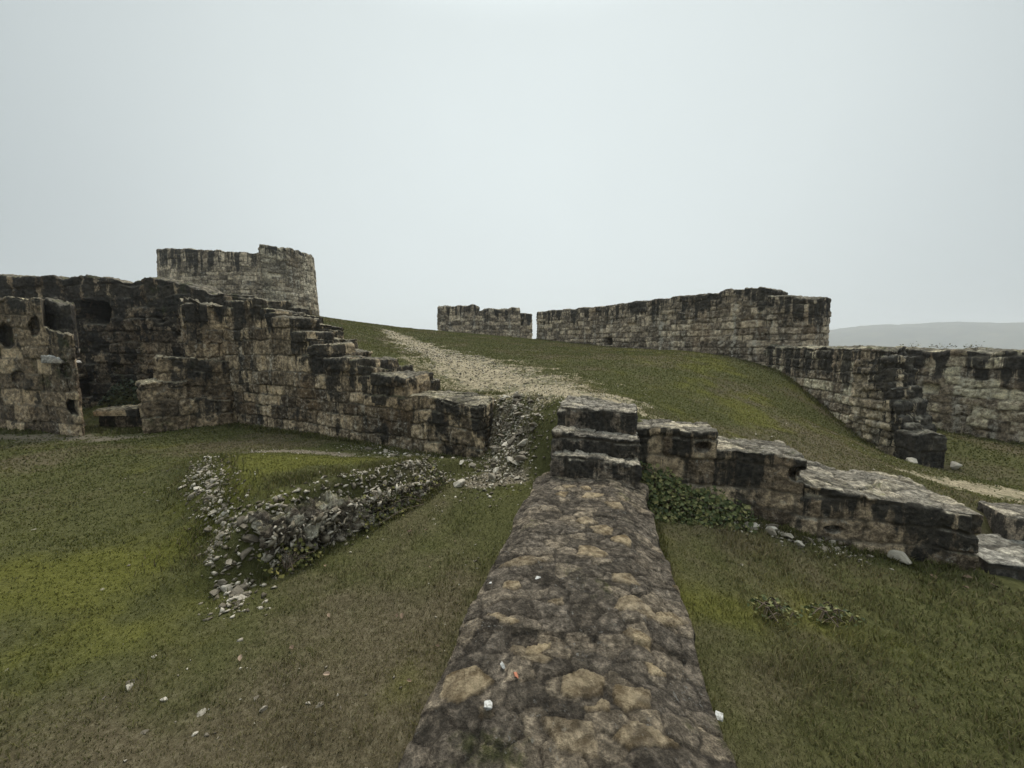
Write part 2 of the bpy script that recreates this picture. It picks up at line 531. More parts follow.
# ------------------------------------------------------------------ masonry
class Courses:
    def __init__(s, seed, ch=(.2, .36), sl=(.25, .6), z0=-4.0, z1=11.0, s0=-3.0, s1=32.0):
        r = np.random.default_rng(seed)
        z = [z0]
        while z[-1] < z1:
            z.append(z[-1] + r.uniform(*ch))
        s.z = np.array(z)
        s.j = []
        for i in range(len(z)):
            q = [s0 - r.uniform(0, sl[1])]
            while q[-1] < s1:
                q.append(q[-1] + r.uniform(*sl) * (1.5 if r.random() < .15 else 1))
            s.j.append(np.array(q))
        s.seed = seed

    def __call__(s, a, z, jw=.024, depth=.03, var=.035, miss=.03, warp=.035):
        aw = a + warp * noise(a * 2.7, z * 2.7, seed=s.seed) + warp * .5 * noise(a * 8, z * 8, seed=s.seed + 1)
        zw = z + warp * noise(a * 1.9, z * 2.7, seed=s.seed + 2) + warp * .5 * noise(a * 8, z * 8, seed=s.seed + 3)
        ci = np.clip(np.searchsorted(s.z, zw) - 1, 0, len(s.z) - 2)
        dz = np.minimum(zw - s.z[ci], s.z[ci + 1] - zw)
        ds = np.zeros_like(a)
        ji = np.zeros(a.shape, np.int64)
        fr = np.zeros_like(a)
        for c in np.unique(ci):
            m = ci == c
            q = s.j[c]
            k = np.clip(np.searchsorted(q, aw[m]) - 1, 0, len(q) - 2)
            ji[m] = k
            ds[m] = np.minimum(aw[m] - q[k], q[k + 1] - aw[m])
            fr[m] = (aw[m] - q[k]) / (q[k + 1] - q[k]) - .5
        o = np.zeros_like(ji)
        r1 = _h(ci, ji, o, s.seed + 5)
        r2 = _h(ci, ji, o, s.seed + 6)
        r3 = _h(ci, ji, o, s.seed + 7)
        ds, dz = np.maximum(ds, 0), np.maximum(dz, 0)
        k = jw
        d = -np.log(np.exp(-ds / k * 2) + np.exp(-dz / k * 2) + 1e-9) * k / 2      # rounded corners
        jwid = jw * (.7 + .9 * r2)
        prof = sst(0, 1, d / jwid)
        disp = depth * (prof - 1) * (.5 + r3) + prof * (var * (r1 - .5) + var * .7 * (r3 - .5) * fr * 2)
        disp = disp - np.where(r2 > 1 - miss, .07, 0) * prof
        return disp, prof, r2


class Rubble:
    def __init__(s, seed, size=.22):
        s.seed, s.size = seed, size

    def __call__(s, a, z, jw=.05, depth=.03, var=.05, miss=0, warp=.06):
        k = 1 / s.size
        aw = a * k * .8 + .30 * fbm(a * k * .9, z * k * .9, seed=s.seed + 11, octv=5, gain=.5)
        zw = z * k + .30 * fbm(a * k * .9, z * k * .9, seed=s.seed + 12, octv=5, gain=.5)
        f1, f2, r1, r2 = worley(aw, zw, s.seed)
        prof = sst(.015, .13, f2 - f1)
        return depth * (prof - 1) + prof * var * (r1 - .5), prof, r2


class Wall:
    """collects rounded, stone-patterned blocks into one mesh"""

    def __init__(s, pat, top=None, rough=.02, seed=1, **pk):
        s.V, s.F, s.A = [], [], []
        s.n = 0
        s.pat, s.top, s.rough, s.seed, s.pk = pat, top or Rubble(seed + 90, .3), rough, seed, pk

    def block(s, front, back, zb, zt, res=.04, r=.04, s0=0.0, holes=(), pale=(), topvar=.05, ragged=.03, batter=0.0, resb=None, endpat=1.0, jag=0.0, ends=(1, 1), wob=.02, shoulder=(0, 0)):
        front = np.array(front, float)
        back = np.array(back, float)

        def param(P):
            L = np.concatenate([[0], np.cumsum(np.hypot(*(P[1:] - P[:-1]).T))])
            return L / L[-1], L[-1]
        tf, Lf = param(front)
        tb, Lb = param(back)
        zb = np.atleast_1d(np.array(zb, float))
        zt = np.atleast_1d(np.array(zt, float))
        tz = np.linspace(0, 1, max(2, len(zt)))
        zt = np.repeat(zt, 2) if len(zt) == 1 else zt
        zb1 = zb.min()
        th = np.hypot(*(front[0] - back[0]))
        H = zt.max() - zb1
        na, nb, nc = max(3, int(Lf / res)), max(3, int(th / (resb or res))), max(3, int(H / res))
        ga, gb, gc = np.linspace(0, 1, na + 1), np.linspace(0, 1, nb + 1), np.linspace(0, 1, nc + 1)

        def grid(u, v, fn):
            U, W = np.meshgrid(u, v, indexing='ij')
            a, b_, c = fn(U.ravel(), W.ravel())
            nu, nv = len(u), len(v)
            i = np.arange((nu - 1) * (nv - 1))
            q = (i // (nv - 1)) * nv + i % (nv - 1)
            f = np.stack([q, q + nv, q + nv + 1, q + 1], 1)
            return a, b_, c, f
        o = np.ones
        parts = [grid(ga, gc, lambda u, v: (u, 0 * u, v)),
                 grid(gb, gc, lambda u, v: (0 * u, 1 - u, v)),
                 grid(gb, gc, lambda u, v: (0 * u + 1, u, v)),
                 grid(ga, gb, lambda u, v: (u, v, 0 * u + 1)),
                 grid(ga[::-1], np.linspace(0, 1, 5), lambda u, v: (u, 0 * u + 1, v))]
        A, B, C_, Fs, n = [], [], [], [], 0
        for a, b_, c, f in parts:
            A.append(a)
            B.append(b_)
            C_.append(c)
            Fs.append(f + n)
            n += len(a)
        a, b_, c = np.concatenate(A), np.concatenate(B), np.concatenate(C_)
        # rounding in local metres
        dims = np.array([Lf, th, H])
        p = np.stack([a, b_, c], 1) * dims
        q = np.clip(p, [r * ends[0], r, -1], dims - np.array([r * ends[1], r, r]))
        d = p - q
        ln = np.linalg.norm(d, axis=1, keepdims=True)
        d = d / np.maximum(ln, 1e-9)
        p = q + d * r
        a, b_, c = (p / dims).T

        def ev(t, P, tt):
            return np.stack([np.interp(tt, t, P[:, 0]), np.interp(tt, t, P[:, 1])], 1)
        e = 2e-3
        pf, pb = ev(tf, front, a), ev(tb, back, a)
        tan = ev(tf, front, np.clip(a + .03, 0, 1)) - ev(tf, front, np.clip(a - .03, 0, 1))
        tan /= np.linalg.norm(tan, axis=1, keepdims=True) + 1e-9
        crs = pb - pf
        crs /= np.linalg.norm(crs, axis=1, keepdims=True) + 1e-9
        bb = np.clip(b_ + batter * c / th * (1 - 2 * b_), 0, 1)
        xy = pf + (pb - pf) * bb[:, None]
        ztop = np.interp(a, tz, zt)
        z = zb1 + (ztop - zb1) * c
        D = np.stack([tan[:, 0] * d[:, 0] + crs[:, 0] * d[:, 1], tan[:, 1] * d[:, 0] + crs[:, 1] * d[:, 1], d[:, 2]], 1)
        s_front = s0 + a * Lf
        wf, we, wt = d[:, 1] ** 2, d[:, 0] ** 2, d[:, 2] ** 2
        s_side = np.where(d[:, 1] > .5, s_front + 40, s_front)
        dF, pF, rF = s.pat(np.where(d[:, 1] > .5, -s_front, s_front), z, **s.pk)
        dE, pE, rE = s.pat(s0 + np.where(a > .5, Lf, 0) + np.where(a > .5, 1, -1) * b_ * th, z, **s.pk)
        tx = xy[:, 0] * .99 + 3.3
        ty = xy[:, 1]
        dT, pT, rT = s.top(tx, ty)
        disp = wf * dF + we * dE * endpat + wt * dT * (topvar / .05)
        prof = wf * pF + we * pE + wt * pT
        rnd = np.where(wt > .5, rT, np.where(we > .5, rE, rF))
        alpha = np.zeros_like(a)
        for (hs, hz, rs, rz, dp) in holes:
            hu = np.abs((s_front + .05 * noise(z * 6, z * 0, seed=3) - hs) / rs)
            hv = np.abs((z + .05 * noise(s_front * 6, z * 0, seed=4) - hz) / rz)
            pw = 2.2 if dp < .5 else 6.0
            m = sst(1.0, .72, (hu ** pw + hv ** pw) ** (1 / pw) + (.22 if dp < .5 else .04) * fbm(s_front * 5, z * 5, seed=9, octv=3)) * (b_ < .3) * wf
            disp = disp - dp * m
            prof = prof * (1 - m * (dp > .3))  # recess shade painted in: deep holes take the dark joint colour
            rnd = rnd * (1 - m)  # painted shade too: darkest stone tone inside each hole
        for (px_, py_, rx, ry) in pale:
            sd_ = int(abs(px_ * 1000 + py_ * 77)) % 9999
            an = (sd_ % 100) / 100 * 1.2 - .6
            u = ((tx - 3.3) / .99 - px_) * math.cos(an) + (ty - py_) * math.sin(an)
            v = -((tx - 3.3) / .99 - px_) * math.sin(an) + (ty - py_) * math.cos(an)
            u, v = u / rx / .78, v / ry / .74
            pr_ = np.random.default_rng(sd_)
            ns_ = int(pr_.integers(4, 7))
            q_ = np.zeros_like(u)
            for kk in range(ns_):
                aa = (kk + pr_.uniform(-.3, .3)) / ns_ * 2 * math.pi
                q_ = np.maximum(q_, (u * math.cos(aa) + v * math.sin(aa)) / pr_.uniform(.62, 1.1))
            q_ = q_ + .11 * fbm(tx * 16, ty * 16, seed=sd_, octv=5, gain=.7)
            wv = 1.0
            m = sst(1.0, .94, q_) * (wt > .6)
            moat = sst(1.35, 1.0, q_) * (wt > .6)
            disp = disp * (1 - .8 * m) - .007 * moat * (1 - m) + .006 * m + m * .003 * fbm(tx * 22, ty * 22, seed=sd_ + 1)
            prof = np.clip(prof * (1 - .5 * moat * (1 - m)), 0, 1)
            alpha = np.maximum(alpha, m * (.42 + .58 * ((sd_ // 7) % 10) / 10) * np.clip(.9 + .9 * fbm(tx * 11, ty * 11, seed=sd_ + 5, octv=4, gain=.6), 0, 1))
        x, y = xy.T
        f = 1.0
        n1 = fbm(x * 2.1, y * 2.1, z * 2.1, seed=s.seed, octv=4)
        n2 = fbm(x * 11, y * 11, z * 11, seed=s.seed + 3, octv=3, gain=.6)
        n3 = 1 - 2 * np.abs(fbm(x * 24, y * 24, z * 24, seed=s.seed + 5, octv=3, gain=.6))
        disp = disp + s.rough * (1.0 * n1 + 1.2 * n2 + .55 * n3) * sst(0, .05, c)
        if jag:
            f1, f2, r1, r2 = worley(s_front * 7 + z * 3, z * 8 + b_ * th * 7, s.seed + 55)
            disp = disp + jag * (r1 - .4) * np.clip((f2 - f1) * 3, 0, 1)
        disp = disp + wf * wob * (noise(s_front * 1.6, z * .8, seed=s.seed + 21) + .6 * noise(s_front * 5, z * 2, seed=s.seed + 22))
        P3 = np.stack([x, y, z], 1) + D * disp[:, None]
        if shoulder[0]:
            irr = 1 + .6 * noise(s_front * 2.2, z * 0, seed=s.seed + 23)
            P3[:, 2] -= sst(.5, 1, c) * (shoulder[0] * sst(.30, 0, b_) * irr + shoulder[1] * sst(.16, 0, 1 - b_) * irr)
        # ragged top line
        if ragged:
            rg = np.floor(s_front / .33 + .4 * noise(s_front * 3, z * 0, seed=s.seed + 8)).astype(np.int64)
            step = _h(rg, (b_ * th / .4).astype(np.int64) * 0, rg * 0, s.seed + 9) - .5
            P3[:, 2] += ragged * (1.4 * noise(x * 1.7, y * 1.7, seed=s.seed + 4) + step) * sst(.6 if H > .4 else .0, 1, c)
        hb = np.clip((ztop - z) / 4, 0, 1)
        s.V.append(P3)
        s.A.append(np.stack([rnd, prof, hb, alpha], 1))
        s.F.append(np.concatenate(Fs) + s.n)
        s.n += len(P3)
        return s

    def build(s, name, mat, parent=None, origin=None):
        return mesh_obj(name, np.concatenate(s.V), np.concatenate(s.F), mat, parent, {'st': np.concatenate(s.A)}, origin)


def off(P, dx, dy):
    return [(x + dx, y + dy) for x, y in P]


def on(P, x, y):
    pass


def lerp2(A, B, t):
    return (A[0] + (B[0] - A[0]) * t, A[1] + (B[1] - A[1]) * t)


# ------------------------------------------------------------------ ground
def spaced(lo, hi, fine, c0, c1, growth):
    """fine spacing between c0 and c1, growing outside"""
    mid = list(np.arange(c0, c1 + 1e-6, fine))
    a, d = [], fine
    x = c0
    while x > lo:
        d *= growth
        x -= d
        a.append(max(x, lo))
    b, d = [], fine
    x = c1
    while x < hi:
        d *= growth
        x += d
        b.append(min(x, hi))
    return np.array(a[::-1] + mid + b)


gx = spaced(-3000, 3000, .045, -6.5, 6.5, 1.022)
gy = spaced(-900, 3000, .045, .6, 9.5, 1.022)
GX, GY = np.meshgrid(gx, gy, indexing='ij')
gz = T(GX.ravel(), GY.ravel())
gb_, gbr, gmo = cover(GX.ravel(), GY.ravel())
gp = path_m(GX.ravel(), GY.ravel())
nu, nv = len(gx), len(gy)
i = np.arange((nu - 1) * (nv - 1))
q = (i // (nv - 1)) * nv + i % (nv - 1)
F = np.stack([q, q + nv, q + nv + 1, q + 1], 1)
V = np.stack([GX.ravel(), GY.ravel(), gz], 1)
CA = np.stack([gb_, gbr, gmo, np.clip(gp * .5 + .5, 0, 1)], 1)

gm, nt, b = new_mat('grass_soil')
g = G(nt)
at = N(nt, 'ShaderNodeAttribute', attribute_name='cv')
sep = N(nt, 'ShaderNodeSeparateColor')
nt.links.new(at.outputs['Color'], sep.inputs[0])
geo = N(nt, 'ShaderNodeNewGeometry')
P = geo.outputs['Position']
n1 = g.noise(2.5, 8, .65, P)
n2 = g.noise(22, 6, .7, P)
n3 = g.noise(90, 4, .7, P)
nn = g.math('ADD', g.math('MULTIPLY', n2, .6), g.math('MULTIPLY', n3, .4))
green = g.ramp(nn, [(.3, (.034, .036, .014)), (.5, (.070, .070, .027)), (.7, (.13, .126, .055))])
brown = g.ramp(nn, [(.3, (.036, .030, .018)), (.5, (.095, .079, .047)), (.7, (.19, .165, .105))])
moss = g.ramp(nn, [(.3, (.047, .049, .012)), (.5, (.102, .102, .021)), (.7, (.165, .158, .046))])
bare = g.ramp(nn, [(.3, (.06, .05, .035)), (.5, (.15, .127, .09)), (.7, (.32, .28, .21))])
c = g.mix(g.mr(g.math('ADD', sep.outputs[1], g.math('MULTIPLY', g.math('SUBTRACT', n1, .5), .9)), .2, .9), green, brown)
c = g.mix(g.mr(g.math('ADD', sep.outputs[2], g.math('MULTIPLY', g.math('SUBTRACT', n1, .5), .6)), .35, .9, 0, .8), c, moss)
c = g.mix(g.mr(g.math('ADD', sep.outputs[0], g.math('ADD', g.math('MULTIPLY', g.math('SUBTRACT', n2, .5), 1.1), g.math('MULTIPLY', g.math('SUBTRACT', n1, .5), .8))), .3, .8), c, bare)
# small pale stones showing through the turf
vo = N(nt, 'ShaderNodeTexVoronoi')
vo.inputs['Scale'].default_value = 9
nt.links.new(P, vo.inputs['Vector'])
sm = g.math('MULTIPLY', g.mr(vo.outputs['Distance'], .22, .12), g.mr(g.noise(3.1, 5, .7, g.mapv(P, (1, 1, 1), (5, 2, 0))), .60, .70))
c = g.mix(g.math('MULTIPLY', sm, .8), c, (.38, .34, .27))
pcol = g.ramp(nn, [(.32, (.08, .068, .04)), (.46, (.21, .175, .11)), (.56, (.35, .295, .195)), (.72, (.50, .435, .31))])
pe = g.math('ADD', at.outputs['Alpha'], g.math('ADD', g.math('MULTIPLY', g.math('SUBTRACT', n2, .5), .7), g.math('MULTIPLY', g.math('SUBTRACT', n1, .5), .35)))
c = g.mix(g.mr(pe, .34, .52), c, pcol)
nt.links.new(c, b.inputs['Base Color'])
bp = N(nt, 'ShaderNodeBump')
bp.inputs['Strength'].default_value = .8
bp.inputs['Distance'].default_value = .03
nt.links.new(nn, bp.inputs['Height'])
nt.links.new(bp.outputs[0], b.inputs['Normal'])
b.inputs['Specular IOR Level'].default_value = .05

pm, nt, b = new_mat('trodden_limestone')
g = G(nt)
geo = N(nt, 'ShaderNodeNewGeometry')
P = geo.outputs['Position']
n2 = g.noise(9, 7, .72, P)
n3 = g.noise(48, 5, .7, P)
vo = N(nt, 'ShaderNodeTexVoronoi')
vo.inputs['Scale'].default_value = 13
nt.links.new(P, vo.inputs['Vector'])
nn = g.math('ADD', g.math('MULTIPLY', n2, .6), g.math('MULTIPLY', n3, .4))
c = g.ramp(nn, [(.32, (.08, .068, .04)), (.46, (.21, .175, .11)), (.56, (.35, .295, .195)), (.72, (.50, .435, .31))])
at = N(nt, 'ShaderNodeAttribute', attribute_name='cv')
pe = g.math('ADD', g.noise(2.6, 8, .75, g.mapv(P, (1, 1, 1), (3, 3, 3))), g.math('MULTIPLY', g.math('SUBTRACT', .62, at.outputs['Alpha']), .34))
c = g.mix(g.mr(pe, .43, .58, 0, .92), c, g.ramp(nn, [(.3, (.03, .033, .012)), (.7, (.12, .115, .05))]))
nt.links.new(c, b.inputs['Base Color'])
bp = N(nt, 'ShaderNodeBump')
bp.inputs['Strength'].default_value = .9
bp.inputs['Distance'].default_value = .03
nt.links.new(g.math('ADD', nn, g.math('MULTIPLY', vo.outputs['Distance'], -.5)), bp.inputs['Height'])
nt.links.new(bp.outputs[0], b.inputs['Normal'])

fp = gp[F].mean(1) > 0
for nm, msk, mt in (('ground', ~fp, gm), ('path', fp, pm)):
    FF = F[msk]
    u_, inv = np.unique(FF.ravel(), return_inverse=True)
    o = mesh_obj(nm, V[u_], inv.reshape(-1, 4), mt, None, {'cv': CA[u_]})
    o['kind'] = 'structure'

# far hill across the valley
ha = np.radians(np.arange(22, 78, .25))         # azimuth from +Y to +X
hr = np.concatenate([np.linspace(1050, 1500, 34), np.linspace(1520, 2200, 12)])
HA, HR = np.meshgrid(ha, hr, indexing='ij')
azd = np.degrees(HA)
ridge = np.interp(azd, [22, 33, 38, 41.5, 44.8, 47.5, 51, 56, 66, 78], [-30, 5, 34, 50, 61, 59, 53, 48, 44, 10])
prof_ = sst(1050, 1500, HR) * (1 - .25 * sst(1500, 2200, HR))
hx, hy = HR * np.sin(HA), HR * np.cos(HA)
hz = -66 + (ridge + 68) * prof_ + 9 * fbm(hx * .006, hy * .006, seed=80, octv=4) * prof_ + 2.5 * fbm(hx * .08, hy * .08, seed=81, octv=3) * prof_
hm, nt, b = new_mat('distant_woodland')
g = G(nt)
geo = N(nt, 'ShaderNodeNewGeometry')
nn = g.noise(.02, 8, .7, geo.outputs['Position'])
nt.links.new(g.ramp(nn, [(.35, (.022, .026, .014)), (.55, (.06, .062, .035)), (.7, (.11, .10, .055))]), b.inputs['Base Color'])
nu, nv = hx.shape
i = np.arange((nu - 1) * (nv - 1))
q = (i // (nv - 1)) * nv + i % (nv - 1)
o = mesh_obj('hills', np.stack([hx.ravel(), hy.ravel(), hz.ravel()], 1), np.stack([q, q + 1, q + nv + 1, q + nv], 1), hm)
o['kind'] = 'structure'

# haze: damp air filling the valley
bm = bmesh.new()
bmesh.ops.create_cube(bm, size=1)
me = bpy.data.meshes.new('haze')
bm.to_mesh(me)
bm.free()
hz_o = bpy.data.objects.new('haze', me)
COL.objects.link(hz_o)
zlo, zhi = min(float(gz.min()), float(hz.min())) - 1.0, 78.0
hz_o.scale = (6060, 4060, zhi - zlo)
hz_o.location = (0, 1050, (zhi + zlo) / 2)
hz_o['kind'] = 'stuff'
hmat = bpy.data.materials.new('damp_air')
hmat.use_nodes = True
nt = hmat.node_tree
for n in list(nt.nodes):
    nt.nodes.remove(n)
o_ = N(nt, 'ShaderNodeOutputMaterial')
pv = N(nt, 'ShaderNodeVolumePrincipled')
pv.inputs['Color'].default_value = (.93, .96, 1.0, 1)
pv.inputs['Density'].default_value = .00066
pv.inputs['Anisotropy'].default_value = .2
nt.links.new(pv.outputs[0], o_.inputs['Volume'])
me.materials.append(hmat)

# ------------------------------------------------------------------ stone materials
M_fore = stone_mat('mortared_rubble', lo=(0.069, 0.055, 0.041), mid=(0.168, 0.136, 0.099), hi=(0.354, 0.286, 0.204), dark=.45, topdark=.2, top=(.20, .168, .13), topmoss=.16, joint=(.06, .05, .04), sc=1.5, bump=1.3, jmix=0.62)
M_step = stone_mat('black_crusted_stone', lo=(0.047, 0.040, 0.032), mid=(0.127, 0.105, 0.082), hi=(0.299, 0.244, 0.180), dark=.95, topdark=.45, toplen=.4, lime=.02, top=(.21, .19, .155), topmoss=.15, sc=1.6)
M_b = stone_mat('dark_terrace_stone', lo=(0.079, 0.059, 0.041), mid=(0.204, 0.155, 0.105), hi=(0.466, 0.365, 0.244), dark=0.72, topdark=0.55, toplen=.6, lime=0.35, top=(.19, .172, .138), topmoss=.25, sc=1.2)
M_c = stone_mat('brown_ashlar', lo=(0.079, 0.060, 0.041), mid=(0.225, 0.174, 0.116), hi=(0.560, 0.435, 0.286), dark=0.64, topdark=0.5, toplen=.9, lime=0.5, top=(.165, .148, .112), topmoss=.45, sc=.95)
M_d = stone_mat('sooty_ashlar', lo=(0.047, 0.036, 0.026), mid=(0.141, 0.110, 0.076), hi=(0.354, 0.279, 0.188), dark=1, topdark=0.65, toplen=1.4, lime=.08, top=(.13, .115, .09), topmoss=.5, sc=.8, mossy=.25)
M_e = stone_mat('tan_ashlar', lo=(0.079, 0.060, 0.041), mid=(0.211, 0.160, 0.105), hi=(0.485, 0.375, 0.244), dark=0.58, topdark=0.35, toplen=.8, lime=.12, top=(.20, .175, .125), topmoss=.25, sc=.8, mossy=.1)
M_t = stone_mat('tower_masonry', lo=(0.121, 0.099, 0.073), mid=(0.296, 0.243, 0.178), hi=(0.597, 0.495, 0.366), dark=.38, topdark=.62, toplen=2.6, lime=0.35, top=(.16, .145, .11), topmoss=.4, sc=.42)
M_t2 = stone_mat('pale_tower_masonry', lo=(0.135, 0.115, 0.086), mid=(0.325, 0.280, 0.207), hi=(0.600, 0.525, 0.400), dark=.28, topdark=.55, toplen=1.3, lime=.4, top=(.16, .145, .11), topmoss=.4, sc=.42)
M_h = stone_mat('curtain_wall_masonry', lo=(0.121, 0.099, 0.073), mid=(0.302, 0.243, 0.178), hi=(0.615, 0.504, 0.366), dark=.42, topdark=.62, toplen=1.6, lime=0.5, top=(.16, .145, .11), topmoss=.35, sc=.5)
M_j = stone_mat('pale_curtain_masonry', lo=(0.130, 0.102, 0.073), mid=(0.338, 0.269, 0.190), hi=(0.620, 0.556, 0.400), dark=.40, topdark=.72, toplen=1.5, lime=0.6, top=(.18, .165, .125), topmoss=.3, sc=.65)
M_jd = stone_mat('black_stepped_masonry', lo=(0.037, 0.032, 0.026), mid=(0.105, 0.090, 0.068), hi=(0.280, 0.226, 0.171), dark=.9, topdark=.5, toplen=.8, lime=.02, top=(.16, .145, .12), topmoss=.2, sc=.7)
M_js = stone_mat('streaked_stepped_masonry', lo=(0.117, 0.097, 0.070), mid=(0.291, 0.235, 0.162), hi=(0.575, 0.475, 0.338), dark=.45, topdark=1.15, toplen=1.3, lime=.3, top=(.12, .11, .09), topmoss=.2, sc=.65)
M_stub = stone_mat('broken_rubble_core', lo=(0.084, 0.069, 0.053), mid=(0.268, 0.223, 0.172), hi=(0.620, 0.574, 0.456), dark=.45, topdark=.1, lime=.35, top=(.15, .135, .09), topmoss=.75, sc=1.6, bump=.9, mossy=.35)

# ------------------------------------------------------------------ the near wall one stands on
PALE = [(0.59, 2.71, 0.131, 0.165), (0.75, 2.34, 0.126, 0.090), (0.69, 2.11, 0.138, 0.085), (0.67, 1.90, 0.116, 0.050), (0.54, 1.54, 0.103, 0.080), (0.25, 1.38, 0.120, 0.100), (-0.23, 1.61, 0.17, 0.13), (-0.11, 1.47, 0.045, 0.050), (0.32, 1.62, 0.142, 0.120), (0.48, 1.37, 0.120, 0.070), (0.08, 1.76, 0.123, 0.065), (0.77, 3.07, 0.145, 0.10), (0.88, 2.90, 0.104, 0.110), (0.67, 3.23, 0.113, 0.10), (0.40, 1.51, 0.046, 0.035), (0.70, 1.72, 0.061, 0.045), (0.34, 1.49, 0.051, 0.020), (0.81, 4.0, 0.10, 0.08), (0.52, 3.85, 0.087, 0.080), (0.81, 3.79, 0.086, 0.09), (0.62, 4.08, 0.104, 0.08), (1.12, 3.74, 0.053, 0.050), (1.01, 3.57, 0.123, 0.10), (0.09, 2.55, 0.173, 0.075), (0.00, 2.28, 0.102, 0.050), (-0.04, 1.97, 0.106, 0.040), (0.27, 2.12, 0.062, 0.035), (0.92, 2.07, 0.095, 0.055), (1.15, 2.43, 0.076, 0.065), (0.14, 1.80, 0.100, 0.040)]
fw = Wall(Courses(3, (.14, .24), (.2, .4)), Rubble(11, .125), rough=.007, seed=21, depth=.03, var=.05)
fw.block([(.37, -1.2), (1.58, 4.42)][::-1], [(-1.05, -1.2), (.29, 4.55)][::-1], -1.1, .0, res=.0085, resb=.0085, r=.045, pale=PALE, topvar=.015, ragged=.022, wob=.05, shoulder=(.12, .06))
o = fw.build('ruined_wall', M_fore, origin=(.5, 2, -.75))
tag(o, 'broad low rubble wall with flat mortared top running from the foreground to three dark steps', 'wall')

# ------------------------------------------------------------------ three steps at its end
st = empty('stone_steps', (1.0, 4.8, -.2))
tag(st, 'three worn stone steps with black risers at the far end of the foreground wall', 'steps')
pat1 = Courses(5, (.6, .7), (1.6, 2.0))
for k, (fr, bk, z0, z1) in enumerate([
        ([(.47, 4.42), (1.46, 4.17)], [(.62, 5.1), (1.62, 4.85)], -.6, .235),
        ([(.50, 4.64), (1.52, 4.44)], [(.72, 5.45), (1.70, 5.15)], -.5, .45),
        ([(.63, 5.0), (1.58, 4.72)], [(.90, 5.95), (1.80, 5.45)], -.4, .72)]):
    bk_ = Wall(Courses(31 + k, (.5, .6), (.35, .8), z0=z1 - .58), Rubble(14 + k, .22), rough=.02, seed=60 + k, depth=.02, var=.02, miss=0)
    bk_.block(fr, bk, z0, [z1 + .015, z1 - .01], res=.013, r=.035, topvar=.03, ragged=.03)
    bk_.build('step', M_step, st)

# ------------------------------------------------------------------ terrace wall right of the steps, stepped down in three
tw = empty('terrace_wall', (3.2, 4.6, -.7))
tag(tw, 'low dark retaining wall dropping in three levels to the right of the black steps', 'wall')
cb = Courses(8, (.22, .34), (.25, .5))
P0, P1 = (1.55, 4.92), (5.0, 3.86)
dirB = Vector((P1[0] - P0[0], P1[1] - P0[1])).normalized()
BK = (0.30, 0.95)


def Bp(s_):
    return (P0[0] + dirB.x * s_, P0[1] + dirB.y * s_)


LB = math.hypot(P1[0] - P0[0], P1[1] - P0[1])
for (a, e_, z0, z1, t, hl) in [(0.0, 1.03, .50, .49, .68, [(.92, .28, .10, .07, .12)]), (1.03, 2.0, .27, .215, .85, [(1.9, .06, .10, .09, .10)]), (2.0, LB, -.085, -.225, 1.18, [(2.3, -.6, .12, .05, .08)])]:
    wb = Wall(cb, Rubble(25, .26), rough=.016, seed=44, depth=.028, var=.04, miss=.03)
    f_ = [Bp(a), Bp(e_)]
    wb.block(f_, [(x + BK[0] * t, y + BK[1] * t) for x, y in f_], -1.35, [z0, z1], res=.017, r=.03, s0=a, holes=hl, topvar=.03, ragged=.03, ends=(0, 1 if e_ == LB else .3))
    wb.build('wall_section', M_b, tw)

# ------------------------------------------------------------------ steps at the right edge
rs = empty('stone_steps', (5.6, 4.0, -.95))
tag(rs, 'grey slab steps at the right edge beside the end of the terrace wall', 'steps')
M_slab = stone_mat('grey_slab', lo=(.10, .092, .078), mid=(.16, .148, .125), hi=(.24, .225, .19), dark=.3, topdark=.3, top=(.24, .225, .19), topmoss=.05, lime=.05, sc=1.1)
for k, (fr, bk, z0, z1, mt) in enumerate([
        ([(5.0, 3.62), (7.4, 2.9)], [(5.2, 4.2), (7.6, 3.5)], -1.4, -.92, M_slab),
        ([(5.08, 3.84), (7.5, 3.2)], [(5.35, 4.6), (7.8, 4.0)], -1.4, -.76, M_slab),
        ([(5.93, 4.37), (8.0, 3.8)], [(6.15, 4.85), (8.2, 4.3)], -1.3, -.48, M_step)]):
    bk_ = Wall(Courses(131 + k, (.5, .6), (.5, .9), z0=z1 - .58), Rubble(114 + k, .3), rough=.012, seed=160 + k, depth=.01, var=.02, miss=0)
    bk_.block(fr, bk, z0, z1, res=.025, r=.035, topvar=.015, ragged=.012)
    bk_.build('step', mt, rs)

# ------------------------------------------------------------------ left stepped wall (C)
lw = empty('stepped_wall', (-4.5, 9.0, -.65))
tag(lw, 'long brown stone wall on the left climbing in ragged steps from the grassy gap', 'wall')
CA_, CB_ = (-8.2, 10.9), (-.55, 6.93)
dC = Vector((CB_[0] - CA_[0], CB_[1] - CA_[1])).normalized()
nC = Vector((-dC.y, dC.x))          # away from the camera
if nC.y < 0:
    nC = -nC
cc = Courses(9, (.26, .42), (.3, .62))


def Cp(x, sb=0.0):
    s_ = (x - CA_[0]) / dC.x
    return (CA_[0] + dC.x * s_ + nC.x * sb, CA_[1] + dC.y * s_ + nC.y * sb), s_


